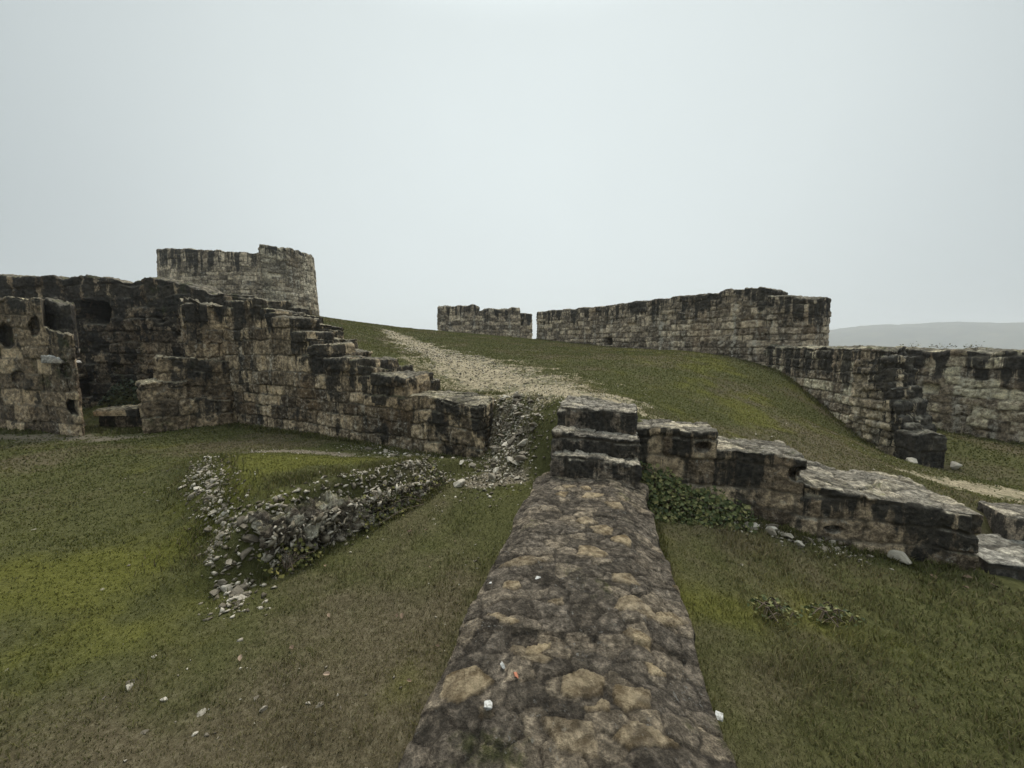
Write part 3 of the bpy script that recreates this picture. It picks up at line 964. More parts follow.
LV = [(-8.4, -6.63, 2.76, .0, 1.5), (-6.63, -6.2, 2.50, .02, 1.5), (-6.2, -5.5, 2.25, .05, 1.5), (-5.5, -4.95, 1.88, .04, 1.45), (-4.95, -4.4, 1.58, .03, 1.4),
      (-4.4, -3.05, 1.22, .0, 1.3), (-3.05, -2.2, .93, .0, 1.15)]
cw = Wall(cc, Rubble(27, .34), rough=.024, seed=47, depth=.035, var=.055, miss=.03)
for (x0, x1, zt, sb, t) in LV:
    (p0, s0), (p1, s1) = Cp(x0, sb), Cp(x1, sb)
    f_ = [p0, p1]
    wl = cw
    bk_ = [(x + nC.x * t, y + nC.y * t) for x, y in f_]
    wl.block(f_, bk_, -1.3, [zt - .11, zt - .16], res=.022, r=.03, s0=s0, topvar=.04, ragged=.03, ends=(0, .5))
(p0, s0) = Cp(-2.2)
cw.block([p0, CB_], [(p0[0] + nC.x * 1.3, p0[1] + nC.y * 1.3), (-.2, 8.12)], -1.3, [.53, .49], res=.018, r=.04, s0=s0, topvar=.04, ragged=.035, ends=(0, 1))
cw.build('masonry', M_c, lw)
# thin worn course ends that top each level
kk = 0
for (x0, x1, zt, sb, t) in LV:
    xx = max(x0, -8.1)
    while xx < x1 - .05:
        ln_ = min(random.uniform(.45, .8), x1 - xx)
        if x1 - xx - ln_ < .25:
            ln_ = x1 - xx
        kk += 1
        for row in (0,):
            dd = sb - .02 + row * random.uniform(.5, .62) + random.uniform(-.02, .02)
            (p0, _), (p1, _) = Cp(xx + .01, dd), Cp(xx + ln_ - .01 + (random.uniform(-.5, -.28) if xx + ln_ >= x1 - .01 and row else random.uniform(-.04, .05) * (xx + ln_ >= x1 - .01)), dd)
            ly = random.uniform(.75, 1.05)
            hh = zt + random.uniform(-.035, .035)
            bw = Wall(Courses(300 + kk * 3 + row, (.6, .7), (1, 1.4), z0=zt - .5), Rubble(28 + kk, .4), rough=.03, seed=200 + kk * 5 + row, depth=.015, var=.02, miss=0)
            bw.block([p0, p1], [(p[0] + nC.x * ly, p[1] + nC.y * ly) for p in (p0, p1)], zt - .24, hh, res=.03, r=.045, ragged=.035, topvar=.04, wob=.03)
            bw.build('capstone', M_c, lw)
        xx += ln_

# ------------------------------------------------------------------ projecting pier with stepped foot (P)
pr = empty('stone_pier', (-8.9, 10.5, -.65))
tag(pr, 'projecting stone pier with stepped foot in the corner of the left walls', 'pier')
nP = Vector((.68, -.733))
cp = Courses(10, (.28, .44), (.3, .6))
Pa, Pb = (-8.85, 10.3), (-7.95, 11.1)
for (a, e_, o_f, t, zt, sh) in [((-8.80, 10.35), (-7.9, 11.15), 0, 2.0, [2.95, 2.72, 2.80, 2.62], 0), ((-9.27, 9.91), (-8.1, 10.98), .22, 1.4, [1.22, 1.15], 0), ((-9.52, 9.68), (-8.85, 10.3), .42, 1.2, [.62, .56], 0), ((-8.95, 10.2), (-8.2, 10.9), .36, .6, [.1, .06], 0)]:
    wp = Wall(cp, Rubble(29, .34), rough=.03, seed=49, depth=.04, var=.08, miss=.03)
    f_ = [(a[0] + nP.x * o_f, a[1] + nP.y * o_f), (e_[0] + nP.x * o_f, e_[1] + nP.y * o_f)]
    wp.block(f_, [(x - nP.x * t, y - nP.y * t) for x, y in f_], -1.2, zt, res=.026, r=.04, s0=a[0] + 12, ragged=.11 if o_f == 0 else .05, wob=.04)
    wp.build('masonry' if o_f == 0 else 'footing', M_c if o_f == 0 else M_e, pr)

for (t0, wd_, o_f) in [(.02, .17, .10), (.27, .14, .07)]:
    wp = Wall(Courses(74, (.5, .8), (2, 3)), Rubble(31, .3), rough=.02, seed=int(80 + t0 * 100), depth=.03, var=.04, miss=0)
    p0 = (-8.80 + .9 * t0 + nP.x * o_f, 10.35 + .8 * t0 + nP.y * o_f)
    f_ = [p0, (p0[0] + .747 * wd_, p0[1] + .664 * wd_)]
    wp.block(f_, [(x - nP.x * .3, y - nP.y * .3) for x, y in f_], -.2, 2.66, res=.026, r=.04, s0=3, ragged=.05)
    wp.build('pilaster', M_c, pr)

# ------------------------------------------------------------------ tall dark back wall with the hole (D)
cdw = Courses(12, (.28, .46), (.35, .8))
dw = Wall(cdw, Rubble(30, .35), rough=.035, seed=51, depth=.045, var=.09, miss=.04)
D0, D1 = (-21.0, 13.7), (-9.0, 12.0)
sD = lambda x: (x - D0[0]) * 1.01
dw.block([D0, D1], off([D0, D1], .25, 1.5), -1.2, list(np.interp(np.linspace(-21, -9, 25), [-21, -17.35, -15.5, -13.4, -12.45, -11.9, -11.4, -10.7, -10.27, -9.2], [4.1, 3.98, 3.8, 3.7, 3.6, 3.62, 3.75, 3.55, 3.37, 3.15])),
         res=.035, r=.06, holes=[(sD(-13.75), 2.58, .60, .38, 1.15), (sD(-11.3), 2.35, .16, .12, .25), (sD(-10.6), 1.9, .14, .11, .25), (sD(-14.6), .1, .5, .35, .5)], ragged=.05, topvar=.06)
o = dw.build('ruined_wall', M_d, origin=(-14, 13, -.7))
tag(o, 'tall blackened wall at the far left with one large square hole below its top', 'wall')

# ------------------------------------------------------------------ left foreground pier (E)
ew = empty('broken_wall_end', (-12.5, 9.6, -.65))
tag(ew, 'tan weathered wall end at the left edge with a white patch and dark hollows', 'wall')
E0, E1 = (-18.0, 10.9), (-10.45, 9.08)
dE = Vector((E1[0] - E0[0], E1[1] - E0[1])).normalized()
ce = Courses(15, (.28, .44), (.45, 1.0))


def Ep(x):
    s_ = (x - E0[0]) / dE.x
    return (x, E0[1] + dE.y * s_), s_


we_ = Wall(ce, Rubble(32, .4), rough=.04, seed=53, depth=.05, var=.09, miss=.03)
(pa, sa), (pb, sb_), (pc, sc_) = Ep(-18), Ep(-11.35), Ep(-10.45)
we_.block([pa, pb], off([pa, pb], -1.0, 1.0), -1.2, [2.75, 2.66], res=.032, r=.06, s0=sa, ragged=.05, ends=(1, 0), holes=[(Ep(-12.75)[1], 1.75, .34, .34, .4), (Ep(-11.62)[1], 1.95, .2, .24, .18), (Ep(-12.5)[1], .75, .3, .2, .12)])
we_.block([pb, pc], off([pb, pc], -1.05, .95), -1.2, [1.95, 1.82], res=.028, r=.05, s0=sb_, ragged=.06, ends=(0, 1), holes=[(Ep(-10.75)[1], .95, .22, .22, .2), (Ep(-10.62)[1], .05, .3, .2, .45)])
we_.build('masonry', M_e, ew)
w2 = Wall(ce, Rubble(33, .4), rough=.035, seed=54, depth=.05, var=.08, miss=.0)
w2.block(off([pb, pc], -.42, .42), off([pb, pc], -1.2, 1.2), 1.2, [2.72, 2.55], res=.04, r=.07, s0=sb_ + 9, ragged=.08, jag=.05)
w2.build('upper_block', M_d, ew)
# white weathered ledge
wl_ = Wall(Courses(71, (.5, .6), (2, 3), z0=.9), Rubble(34, .4), rough=.02, seed=55, depth=.01, var=.01, miss=0)
(q0, _), (q1, _) = Ep(-11.55), Ep(-10.8)
wl_.block(off([q0, q1], -.01, -.035), off([q0, q1], .1, .3), 1.12, [1.25, 1.21], res=.025, r=.04, ragged=.06)
M_white = stone_mat('white_weathered_stone', lo=(.30, .28, .25), mid=(.42, .40, .36), hi=(.55, .53, .48), dark=.0, topdark=0, top=(.45, .44, .42), topmoss=0, lime=0, sc=1)
wl_.build('white_ledge', M_white, ew)

# slab in the recess
sl_ = Wall(Courses(72, (.6, .7), (2, 3), z0=-.8), Rubble(35, .4), rough=.02, seed=56, depth=.01, var=.02, miss=0)
sl_.block([(-10.9, 9.75), (-9.75, 9.75)], [(-11.2, 10.5), (-9.9, 10.5)], -.28, [-.12, -.08], res=.03, r=.05, ragged=.02)
o = sl_.build('stone_slab', M_e, origin=(-10.4, 10, -.28))
tag(o, 'flat stone slab over a dark gap between the tan wall end and the stepped pier foot', 'slab')
sl2 = Wall(Courses(73, (.6, .7), (.5, .8), z0=-1.2), Rubble(36, .4), rough=.02, seed=57, depth=.02, var=.03, miss=0)
sl2.block([(-11.0, 9.95), (-9.8, 9.95)], [(-11.2, 10.5), (-9.9, 10.5)], -1.0, [-.27, -.27], res=.05, r=.04, ragged=.0)
o = sl2.build('stone_block', M_d, origin=(-10.4, 10.2, -.7))
tag(o, 'dark sunken block carrying the flat slab in the left recess', 'block')

# ------------------------------------------------------------------ round tower
tt = empty('round_tower', (-21, 31, 3.2))
tag(tt, 'ruined round stone tower on the hilltop at the left with its taller right side', 'tower')


def smooth(P, n=6):
    P = np.array(P, float)
    out = []
    for i in range(len(P) - 1):
        p0, p1, p2, p3 = P[max(i - 1, 0)], P[i], P[i + 1], P[min(i + 2, len(P) - 1)]
        for t in np.linspace(0, 1, n, endpoint=False):
            out.append(.5 * (2 * p1 + (p2 - p0) * t + (2 * p0 - 5 * p1 + 4 * p2 - p3) * t * t + (3 * p1 - p0 - 3 * p2 + p3) * t ** 3))
    out.append(P[-1])
    return np.array(out)


def inset(P, cx, cy, t):
    P = np.array(P, float)
    v = np.array([cx, cy]) - P
    return P + v / np.linalg.norm(v, axis=1, keepdims=True) * t


ct = Courses(16, (.26, .36), (.35, .8))
TSH = np.array([-1.0, 0])
TL = TSH + smooth([(-26.7, 36.5), (-27.8, 33.5), (-27.5, 31.0), (-25.8, 29.2), (-22.7, 28.1), (-19.5, 27.75), (-16.95, 28.0)])
TR = TSH + smooth([(-16.95, 28.0), (-15.9, 28.8), (-15.3, 30.2), (-15.2, 32.5), (-16.4, 35)])
w1 = Wall(ct, Rubble(37, .5), rough=.03, seed=58, depth=.05, var=.06, miss=.015)
w1.block(TL, inset(TL, -22.8, 34, 2.0), 1.0, [9.7, 9.4, 9.15, 8.9, 8.75, 8.6, 8.45, 8.3, 8.2], res=.06, r=.1, ragged=.05, batter=.45)
w1.build('masonry', M_t, tt)
w2 = Wall(ct, Rubble(38, .5), rough=.03, seed=58, depth=.05, var=.07, miss=.015)
w2.block(TR, inset(TR, -22.8, 34, 2.0), 1.0, [8.80, 8.85, 8.90, 8.95, 9.0], res=.055, r=.1, ends=(.3, 1), s0=float(np.hypot(*(TL[1:] - TL[:-1]).T).sum()), ragged=.10, batter=.45)
w2.build('raised_section', M_t2, tt)

# ------------------------------------------------------------------ far curtain wall left of the gap (G)
cg = Courses(17, (.24, .36), (.3, .7))
wg = Wall(cg, Rubble(39, .5), rough=.03, seed=59, depth=.05, var=.06, miss=.02)
wg.block([(-6.61, 34), (-2.95, 34)], [(-6.61, 35.3), (-2.95, 35.3)], .8, [5.02, 5.1], res=.07, r=.1, ragged=.07)
wg.block([(-2.95, 34.12), (.71, 34.12)], [(-2.95, 35.3), (.71, 35.3)], .6, [4.72, 4.82], res=.07, r=.1, s0=3.66, ragged=.07)
wg.block([(.71, 34.5), (1.82, 34.5)], [(.71, 35.3), (1.82, 35.3)], .6, [4.5, 4.42], res=.07, r=.1, s0=8, ragged=.05, holes=[(8.12, 3.6, .22, .25, .4)])
o = wg.build('curtain_wall', M_h, origin=(-2.5, 34.5, 2.2))
tag(o, 'short far curtain wall on the hill crest left of the narrow bright gap', 'wall')

# ------------------------------------------------------------------ long curtain wall (H + raised I)
hw = empty('curtain_wall', (8, 20, 1.2))
tag(hw, 'long pale curtain wall with black streaked top rising right of the narrow gap, small square hole near its foot', 'wall')
ch = Courses(18, (.22, .34), (.25, .65))
H0, H1 = (1.95, 30.75), (9.9, 16.5)
LH = math.hypot(H1[0] - H0[0], H1[1] - H0[1])
wh = Wall(ch, Rubble(40, .5), rough=.028, seed=62, depth=.05, var=.065, miss=.02)
wh.block([H0, H1], off([H0, H1], 1.2, .65), -.6, [4.22, 4.12, 4.04, 4.0, 4.0, 3.98, 3.97], res=.045, r=.08, ragged=.04, ends=(1, 0), holes=[(LH * .50, 1.80, .40, .26, 1.0)])
wh.build('masonry', M_h, hw)
wi = Wall(ch, Rubble(41, .5), rough=.03, seed=63, depth=.05, var=.07, miss=.02)
I0, I1, I2 = (9.9, 16.5), (10.42, 15.75), (11.25, 14.3)
wi.block([I0, I1], off([I0, I1], 1.4, .8), -1.2, [3.95, 3.86], res=.04, r=.06, s0=LH, ragged=.04, ends=(0, 1))
wi.block([I1, I2], off([I1, I2], 1.1, .6), -1.6, [3.55, 3.5, 3.4, 3.32], res=.035, r=.06, s0=LH + .91, ragged=.04, ends=(0, 1))
wi.build('raised_section', M_h, hw)

# ------------------------------------------------------------------ lower continuation with stepped broken end (J)
jw_ = empty('curtain_wall', (10.6, 11.5, -1.0))
tag(jw_, 'lower pale wall continuing right of the tall curtain wall to a black stepped broken end', 'wall')
cj = Courses(19, (.24, .38), (.28, .6))
J0, J1 = (10.42, 15.75), (9.78, 9.9)
wj = Wall(cj, Rubble(42, .4), rough=.03, seed=64, depth=.05, var=.07, miss=.02)
wj.block([J0, J1], [(11.6, 15.6), (10.95, 10.55)], -2.0, [1.48, 1.46, 1.46], res=.03, r=.05, ragged=.05, ends=(1, .3))
wj.build('masonry', M_j, jw_)
ws = Wall(Courses(20, (.2, .3), (.3, .6)), Rubble(43, .4), rough=.04, seed=65, depth=.05, var=.10, miss=.03)
for (ya, yb, zt, xo) in [(10.9, 9.88, 1.2, .0), (10.6, 9.80, .86, .02), (10.4, 9.66, .36, .0), (10.1, 9.5, .08, .03), (9.9, 9.36, -.28, .0), (9.8, 9.2, -.44, .04)]:
    ws.block([(9.80 + xo, ya), (9.745 + xo, yb)], [(10.95 - xo, ya + .2), (10.9 - xo, yb + .35)], -2.0, zt, res=.035, r=.06, ragged=.07)
ws.build('stepped_end', M_js, jw_)
wk = Wall(Courses(23, (.4, .5), (.5, .9), z0=-1.95), Rubble(44, .4), rough=.03, seed=66, depth=.03, var=.05, miss=.0)
wk.block([(9.68, 9.45), (9.70, 8.95)], [(10.55, 9.6), (10.5, 8.98)], -2.0, -.58, res=.03, r=.05, ragged=.05, topvar=.03, wob=.05)
wk.build('end_block', M_js, jw_)

# ------------------------------------------------------------------ wall at the right edge (K)
ck = Courses(22, (.26, .40), (.3, .65))
wk = Wall(ck, Rubble(45, .4), rough=.03, seed=67, depth=.05, var=.07, miss=.03)
K0, K1 = (13.75, 16.5), (14.95, 8.6)
wk.block([K0, K1], off([K0, K1], 1.4, .2), -2.2, [1.47, 1.46, 1.42, 1.3, 1.2], res=.05, r=.08, ragged=.05)
o = wk.build('ruined_wall', M_j, origin=(14.5, 12, -1.4))
tag(o, 'grey wall at the right edge with white streaks and grass along its black top', 'wall')

# ------------------------------------------------------------------ broken wall core in the mound
sb = Wall(Rubble(46, .16), Rubble(47, .16), rough=.06, seed=68, depth=.05, var=.10)
sb.block([(-2.36, 3.42), (-1.75, 4.30), (-1.02, 5.55)], [(-2.75, 3.75), (-2.15, 4.6), (-1.4, 5.8)], -.95, [-.22, -.20, -.30, -.42], res=.02, r=.14, ragged=.10, topvar=.10, jag=.09)
o = sb.build('rubble_wall_stub', M_stub, origin=(-1.9, 4.4, -.6))
tag(o, 'broken grey rubble wall stub with jagged face on the right side of the grassy mound', 'wall')

# ------------------------------------------------------------------ loose stones
M_rock, nt, b = new_mat('pale_limestone')
g = G(nt)
oi = N(nt, 'ShaderNodeObjectInfo')
geo = N(nt, 'ShaderNodeNewGeometry')
tcn = N(nt, 'ShaderNodeTexCoord')
f1 = g.noise(26, 7, .7, geo.outputs['Position'])
rr = g.math('ADD', g.math('MULTIPLY', oi.outputs['Random'], .65), g.math('MULTIPLY', f1, .5))
nt.links.new(g.ramp(rr, [(.15, (.07, .058, .042)), (.5, (.22, .19, .145)), (.8, (.40, .36, .29)), (1.0, (.58, .54, .46))]), b.inputs['Base Color'])
bp = N(nt, 'ShaderNodeBump')
bp.inputs['Strength'].default_value = .6
bp.inputs['Distance'].default_value = .02
nt.links.new(f1, bp.inputs['Height'])
nt.links.new(bp.outputs[0], b.inputs['Normal'])


def rock_mesh(k):
    r_ = np.random.default_rng(900 + k)
    bm = bmesh.new()
    ax = np.array([1.0, r_.uniform(.55, .9), r_.uniform(.35, .65)])
    for p in r_.normal(size=(13, 3)):
        p = p / np.linalg.norm(p) * r_.uniform(.75, 1.0) * ax
        bm.verts.new(p)
    h = bmesh.ops.convex_hull(bm, input=bm.verts)
    junk = [v for v in bm.verts if not v.link_faces]
    for v in junk:
        bm.verts.remove(v)
    bmesh.ops.bevel(bm, geom=list(bm.edges), offset=.06, segments=1, affect='EDGES', clamp_overlap=True)
    bmesh.ops.triangulate(bm, faces=bm.faces)
    bmesh.ops.subdivide_edges(bm, edges=list(bm.edges), cuts=1, use_grid_fill=True)
    bm.verts.ensure_lookup_table()
    C0 = np.array([v.co for v in bm.verts])
    d = .07 * fbm(C0[:, 0] * 3, C0[:, 1] * 3, C0[:, 2] * 3, seed=k, octv=3)
    for v, q_ in zip(bm.verts, d):
        v.co += v.co.normalized() * q_
    me = bpy.data.meshes.new('loose_stone')
    bm.to_mesh(me)
    bm.free()
    me.materials.append(M_rock)
    return me


ROCKS = [rock_mesh(k) for k in range(8)]


def rock(x, y, size, label, group=None, z=None, name='loose_stone', sink=.25, tilt=.5, me=None, cat='stone'):
    o = bpy.data.objects.new(name, me or random.choice(ROCKS))
    COL.objects.link(o)
    zz = float(T(np.array([x]), np.array([y]))[0]) if z is None else z
    o.location = (x, y, zz + size * (.45 - sink))
    o.rotation_euler = (random.uniform(-tilt, tilt), random.uniform(-tilt, tilt), random.uniform(0, 6.28))
    sx = size * random.uniform(.8, 1.2)
    o.scale = (sx, size * random.uniform(.8, 1.2), size * random.uniform(.8, 1.2))
    tag(o, label, cat, group)
    return o


def along(P, n, wdt):
    P = np.array(P, float)
    L = np.concatenate([[0], np.cumsum(np.hypot(*(P[1:] - P[:-1]).T))])
    t = np.sort(rng.uniform(0, L[-1], n))
    return np.interp(t, L, P[:, 0]) + rng.normal(0, wdt, n), np.interp(t, L, P[:, 1]) + rng.normal(0, wdt, n)


# right face of the mound
xs, ys = along([(-2.42, 3.5), (-1.85, 4.4), (-1.1, 5.6)], 70, .09)
for x, y in zip(xs, ys):
    dd = line_d(np.array([x]), np.array([y]), MOUND_R)[0]
    zt = -.62 + .48 * float(sst(-.1, .22, dd)) - .1 * (y - 3.5) / 2 * float(sst(0, .2, dd))
    rock(x, y, random.uniform(.04, .11), 'jagged pale stone in the broken rubble face on the right of the grassy mound', 'stones of the mound face', z=zt, tilt=1.0)
# left line
xs, ys = along([(-2.25, 2.95), (-2.62, 3.3), (-3.0, 3.75), (-3.6, 4.35), (-4.4, 5.25)], 80, .085)
for x, y in zip(xs, ys):
    rock(x, y, random.uniform(.03, .085), 'pale stone in the rubble line on the left slope of the grassy mound', 'stones on the left slope of the mound', sink=.44)
# gap between the left wall end and the steps
xs, ys = along([(-.35, 5.6), (.1, 5.8), (.05, 6.3), (-.05, 6.9), (-.25, 7.5)], 95, .24)
for x, y in zip(xs, ys):
    rock(x, y, random.choice((.03, .04, .05, .07, .1, .14)), 'pale rubble stone on the slope between the left wall end and the black steps', 'rubble stones in the gap', sink=.2)
# foot of the left wall end
xs, ys = along([(-3.0, 7.6), (-1.6, 6.95), (-.7, 6.5), (-.45, 6.0)], 30, .16)
for x, y in zip(xs, ys):
    rock(x, y, random.uniform(.03, .10), 'rubble stone at the foot of the left stepped wall', 'rubble at the wall foot', sink=.25)
# right: rubble at the foot of the terrace wall
xs, ys = along([(2.0, 4.55), (2.7, 4.35), (3.3, 4.15), (3.7, 4.1)], 26, .10)
for x, y in zip(xs, ys):
    rock(x, y, random.uniform(.04, .11), 'grey rubble stone at the foot of the terrace wall beside the ivy', 'rubble by the ivy', sink=.2)
# scattered in the turf
xs, ys = rng.uniform(-6, 0, 34), rng.uniform(1.5, 7, 34)
for x, y in zip(xs, ys):
    if x < -.25 + .24 * (y - 1.25) - .35:
        rock(x, y, random.uniform(.012, .03), 'small pale stone lying in the left lawn', 'small stones in the left lawn', sink=.2)
xs, ys = along([(-1.0, 2.2), (-1.9, 2.0), (-2.6, 2.2)], 14, .12)
for x, y in zip(xs, ys):
    rock(x, y, random.uniform(.02, .045), 'flat grey stone half buried in the lower lawn slope', 'half buried stones low on the left', sink=.42, tilt=.2)
# singled out
for x, y, s_, lb in [(-.42, 6.05, .085, 'rounded pale boulder on bare soil below the left wall end'), (-.07, 6.0, .06, 'smaller rounded pale boulder nearer the black steps on bare soil'),
                     (4.25, 3.95, .14, 'round pale boulder against the foot of the terrace wall end'), (5.0, 3.3, .05, 'small pale stone on grass below the right slab steps'),
                     (4.75, 3.0, .035, 'little white stone alone on the right lawn')]:
    rock(x, y, s_, lb, sink=.05, tilt=.2)
rock(9.62, 8.9, .2, 'pale squarish stone at the left foot of the black end block', sink=.0, tilt=.15)
rock(10.7, 8.92, .2, 'pale squarish stone at the right foot of the black end block', sink=.0, tilt=.15)
M_chip, nt, b = new_mat('white_chip')
g = G(nt)
geo = N(nt, 'ShaderNodeNewGeometry')
nt.links.new(g.ramp(g.noise(70, 6, .7, geo.outputs['Position']), [(.35, (.16, .15, .13)), (.5, (.42, .41, .38)), (.65, (.6, .59, .56))]), b.inputs['Base Color'])
for x, y, s_, lb in [(-.105, 1.475, .036, 'white angular stone lying on the foreground wall, nearest the camera'), (-.045, 1.68, .026, 'white stone chip on the foreground wall left of the red chip'),
                     (.17, 2.36, .03, 'flat white flake on the middle of the foreground wall'), (.865, 1.43, .022, 'white stone on the right edge of the foreground wall'),
                     (-.14, 2.32, .016, 'tiny white chip on the left edge of the foreground wall')]:
    me_ = ROCKS[int(abs(x * 100)) % 8].copy()
    me_.materials.clear()
    me_.materials.append(M_chip)
    rock(x, y, s_, lb, z=.012, sink=.1, tilt=.2, me=me_, name='stone_chip')
M_red, nt, b = new_mat('red_tile')
b.inputs['Base Color'].default_value = (.36, .15, .09, 1)
me_ = ROCKS[2].copy()
me_.materials.clear()
me_.materials.append(M_red)
rock(.02, 1.63, .022, 'small reddish stone chip on the foreground wall beside the white chip', z=.012, sink=.1, tilt=.2, me=me_, name='stone_chip')

# uncountable chips: path, gap, mound
pts = []
xs, ys = rng.uniform(-9, 3, 60000), rng.uniform(5.8, 26, 60000)
m = path_m(xs, ys) > .05
xs, ys = xs[m], ys[m]
keep = rng.random(len(xs)) < np.clip(9 / ys, .1, 1) * .5
pts.append((xs[keep], ys[keep], rng.uniform(.008, .03, keep.sum()) * np.clip(ys[keep] / 9, .8, 1.5)))
for P_, n, wd, sz in [([(-2.45, 3.45), (-1.9, 4.4), (-1.2, 5.6)], 900, .13, (.008, .035)), ([(-2.25, 2.9), (-3.0, 3.75), (-4.5, 5.3)], 1000, .10, (.008, .032)),
                      ([(-.5, 5.5), (.05, 5.9), (.1, 6.8)], 1300, .32, (.008, .035)), ([(-.3, 7.5), (-.1, 6.7), (.0, 6.1)], 700, .16, (.01, .05)), ([(-5.2, 7.1), (-3.0, 6.85)], 500, .2, (.006, .02)), ([(-3.5, 8.0), (-.6, 6.4)], 500, .22, (.006, .03)), ([(1.9, 4.55), (3.9, 4.0)], 400, .1, (.008, .03)),
                      ([(-.7, 1.8), (-2.2, 2.2)], 60, .4, (.004, .012)), ([(-.3, 2.5), (-.6, 5)], 60, .3, (.004, .012))]:
    x_, y_ = along(P_, n, wd)
    pts.append((x_, y_, rng.uniform(sz[0], sz[1], n)))
xs, ys = rng.uniform(0, 11, 5000), rng.uniform(5.6, 14, 5000)
kp = side_blend(xs, ys) > .9
kp &= rng.random(5000) < .16
pts.append((xs[kp], ys[kp], rng.uniform(.006, .022, kp.sum())))
X = np.concatenate([p[0] for p in pts])
Y = np.concatenate([p[1] for p in pts])
S = np.concatenate([p[2] for p in pts])
n = len(X)
Z = T(X, Y)
# shards wedged in the face and top of the broken wall core
ns = 1150
t_ = rng.random(ns)
y_ = 3.45 + 2.15 * t_
k_ = rng.random(ns) ** .7 * 1.35
x_ = np.interp(y_, [3.42, 4.30, 5.55], [-2.36, -1.75, -1.02]) - np.where(k_ > 1, (k_ - 1) * .8, 0) - .0 + rng.normal(.01, .03, ns)
z_ = -.62 + np.minimum(k_, 1) * (np.interp(y_, [3.45, 4.4, 5.55], [.42, .42, .24])) + rng.normal(0, .02, ns)
X, Y, Z = np.concatenate([X, x_]), np.concatenate([Y, y_]), np.concatenate([Z, z_])
zt_ = T(x_, y_)
z_ = np.where(k_ > .95, zt_ + .01, z_)
Z = np.concatenate([Z[:-ns], z_])
S = np.concatenate([S, rng.choice([.012, .016, .022, .03, .04, .055], ns) * rng.uniform(.8, 1.2, ns) * (1 - .3 * t_)])
n = len(X)
base = np.array([(1, 0, 0), (-.5, .8, 0), (-.5, -.8, 0), (.1, .1, .75), (.9, .7, .1), (-.95, .1, .2)])
tri = np.array([(0, 4, 3), (4, 1, 3), (1, 5, 3), (5, 2, 3), (2, 0, 3), (0, 2, 4), (4, 2, 1), (1, 2, 5)])
jit = base[None] + rng.normal(0, .2, (n, 6, 3))
shard = np.zeros(n)
shard[n - ns:] = 1
sc3 = np.where(shard[:, None] > 0, rng.uniform([.8, .5, .4], [1.5, 1.0, .9], (n, 3)), rng.uniform(.7, 1.2, (n, 3)))
jit = jit * sc3[:, None, :]
ax_ = rng.normal(0, 1, (n, 3)) * np.where(shard[:, None] > 0, 1.0, .3)
th_ = np.linalg.norm(ax_, axis=1)[:, None, None]
ku = (ax_ / (np.linalg.norm(ax_, axis=1, keepdims=True) + 1e-9))[:, None, :] * np.ones((1, 6, 1))
jit = jit * np.cos(th_) + np.cross(ku, jit) * np.sin(th_) + ku * (ku * jit).sum(2, keepdims=True) * (1 - np.cos(th_))
an = rng.uniform(0, 6.28, n)
ca, sa_ = np.cos(an)[:, None], np.sin(an)[:, None]
VV = np.stack([jit[:, :, 0] * ca - jit[:, :, 1] * sa_, jit[:, :, 0] * sa_ + jit[:, :, 1] * ca, jit[:, :, 2]], 2) * S[:, None, None]
VV += np.stack([X, Y, Z + S * .05], 1)[:, None]
FF = (tri[None] + 6 * np.arange(n)[:, None, None]).reshape(-1, 3)
cr = np.repeat(np.where(shard > 0, .25 + .75 * rng.random(n), rng.random(n)), 6)
m_gr, nt, b = new_mat('limestone_chips')
g = G(nt)
at = N(nt, 'ShaderNodeAttribute', attribute_name='cv')
sep = N(nt, 'ShaderNodeSeparateColor')
nt.links.new(at.outputs['Color'], sep.inputs[0])
nt.links.new(g.ramp(sep.outputs[0], [(0, (.07, .058, .04)), (.5, (.22, .19, .14)), (1, (.54, .49, .40))]), b.inputs['Base Color'])
o = mesh_obj('gravel', VV.reshape(-1, 3), FF, m_gr, None, {'cv': np.stack([cr, cr, cr, cr], 1)}, smooth=False)
tag(o, 'scattered limestone chips on the path, the gap and the mound', 'gravel', kind='stuff')

# ------------------------------------------------------------------ grass
def in_poly(x, y, P):
    r = np.zeros(x.shape, bool)
    n = len(P)
    for i in range(n):
        (x0, y0), (x1, y1) = P[i], P[(i + 1) % n]
        c_ = ((y0 > y) != (y1 > y)) & (x < (x1 - x0) * (y - y0) / (y1 - y0 + 1e-12) + x0)
        r ^= c_
    return r


def quadp(a, b_, dx, dy):
    return [a, b_, (b_[0] + dx, b_[1] + dy), (a[0] + dx, a[1] + dy)]


NOGRASS = [[(.30, -1.2), (1.56, 4.5), (.30, 4.6), (-1.0, -1.2)], [(.45, 4.4), (1.5, 4.15), (1.8, 5.4), (.85, 5.95)],
           quadp(Bp(0), Bp(1.03), .2, .62), quadp(Bp(1.03), Bp(2.0), .24, .78), quadp(Bp(2.0), Bp(LB), .35, 1.08),
           quadp((-8.4, 11), (-2.2, 7.8), .42, .85), [(-2.3, 7.8), CB_, (-.25, 8.0), (-1.75, 8.7)], [(5.0, 3.6), (7.5, 2.9), (8.2, 4.3), (6.15, 4.85), (5.35, 4.6)],
           [(9.65, 8.9), (10.8, 8.95), (11.6, 15.6), (10.4, 15.8)], [(-10.9, 9.7), (-9.7, 9.7), (-9.8, 10.5), (-11.1, 10.5)]]


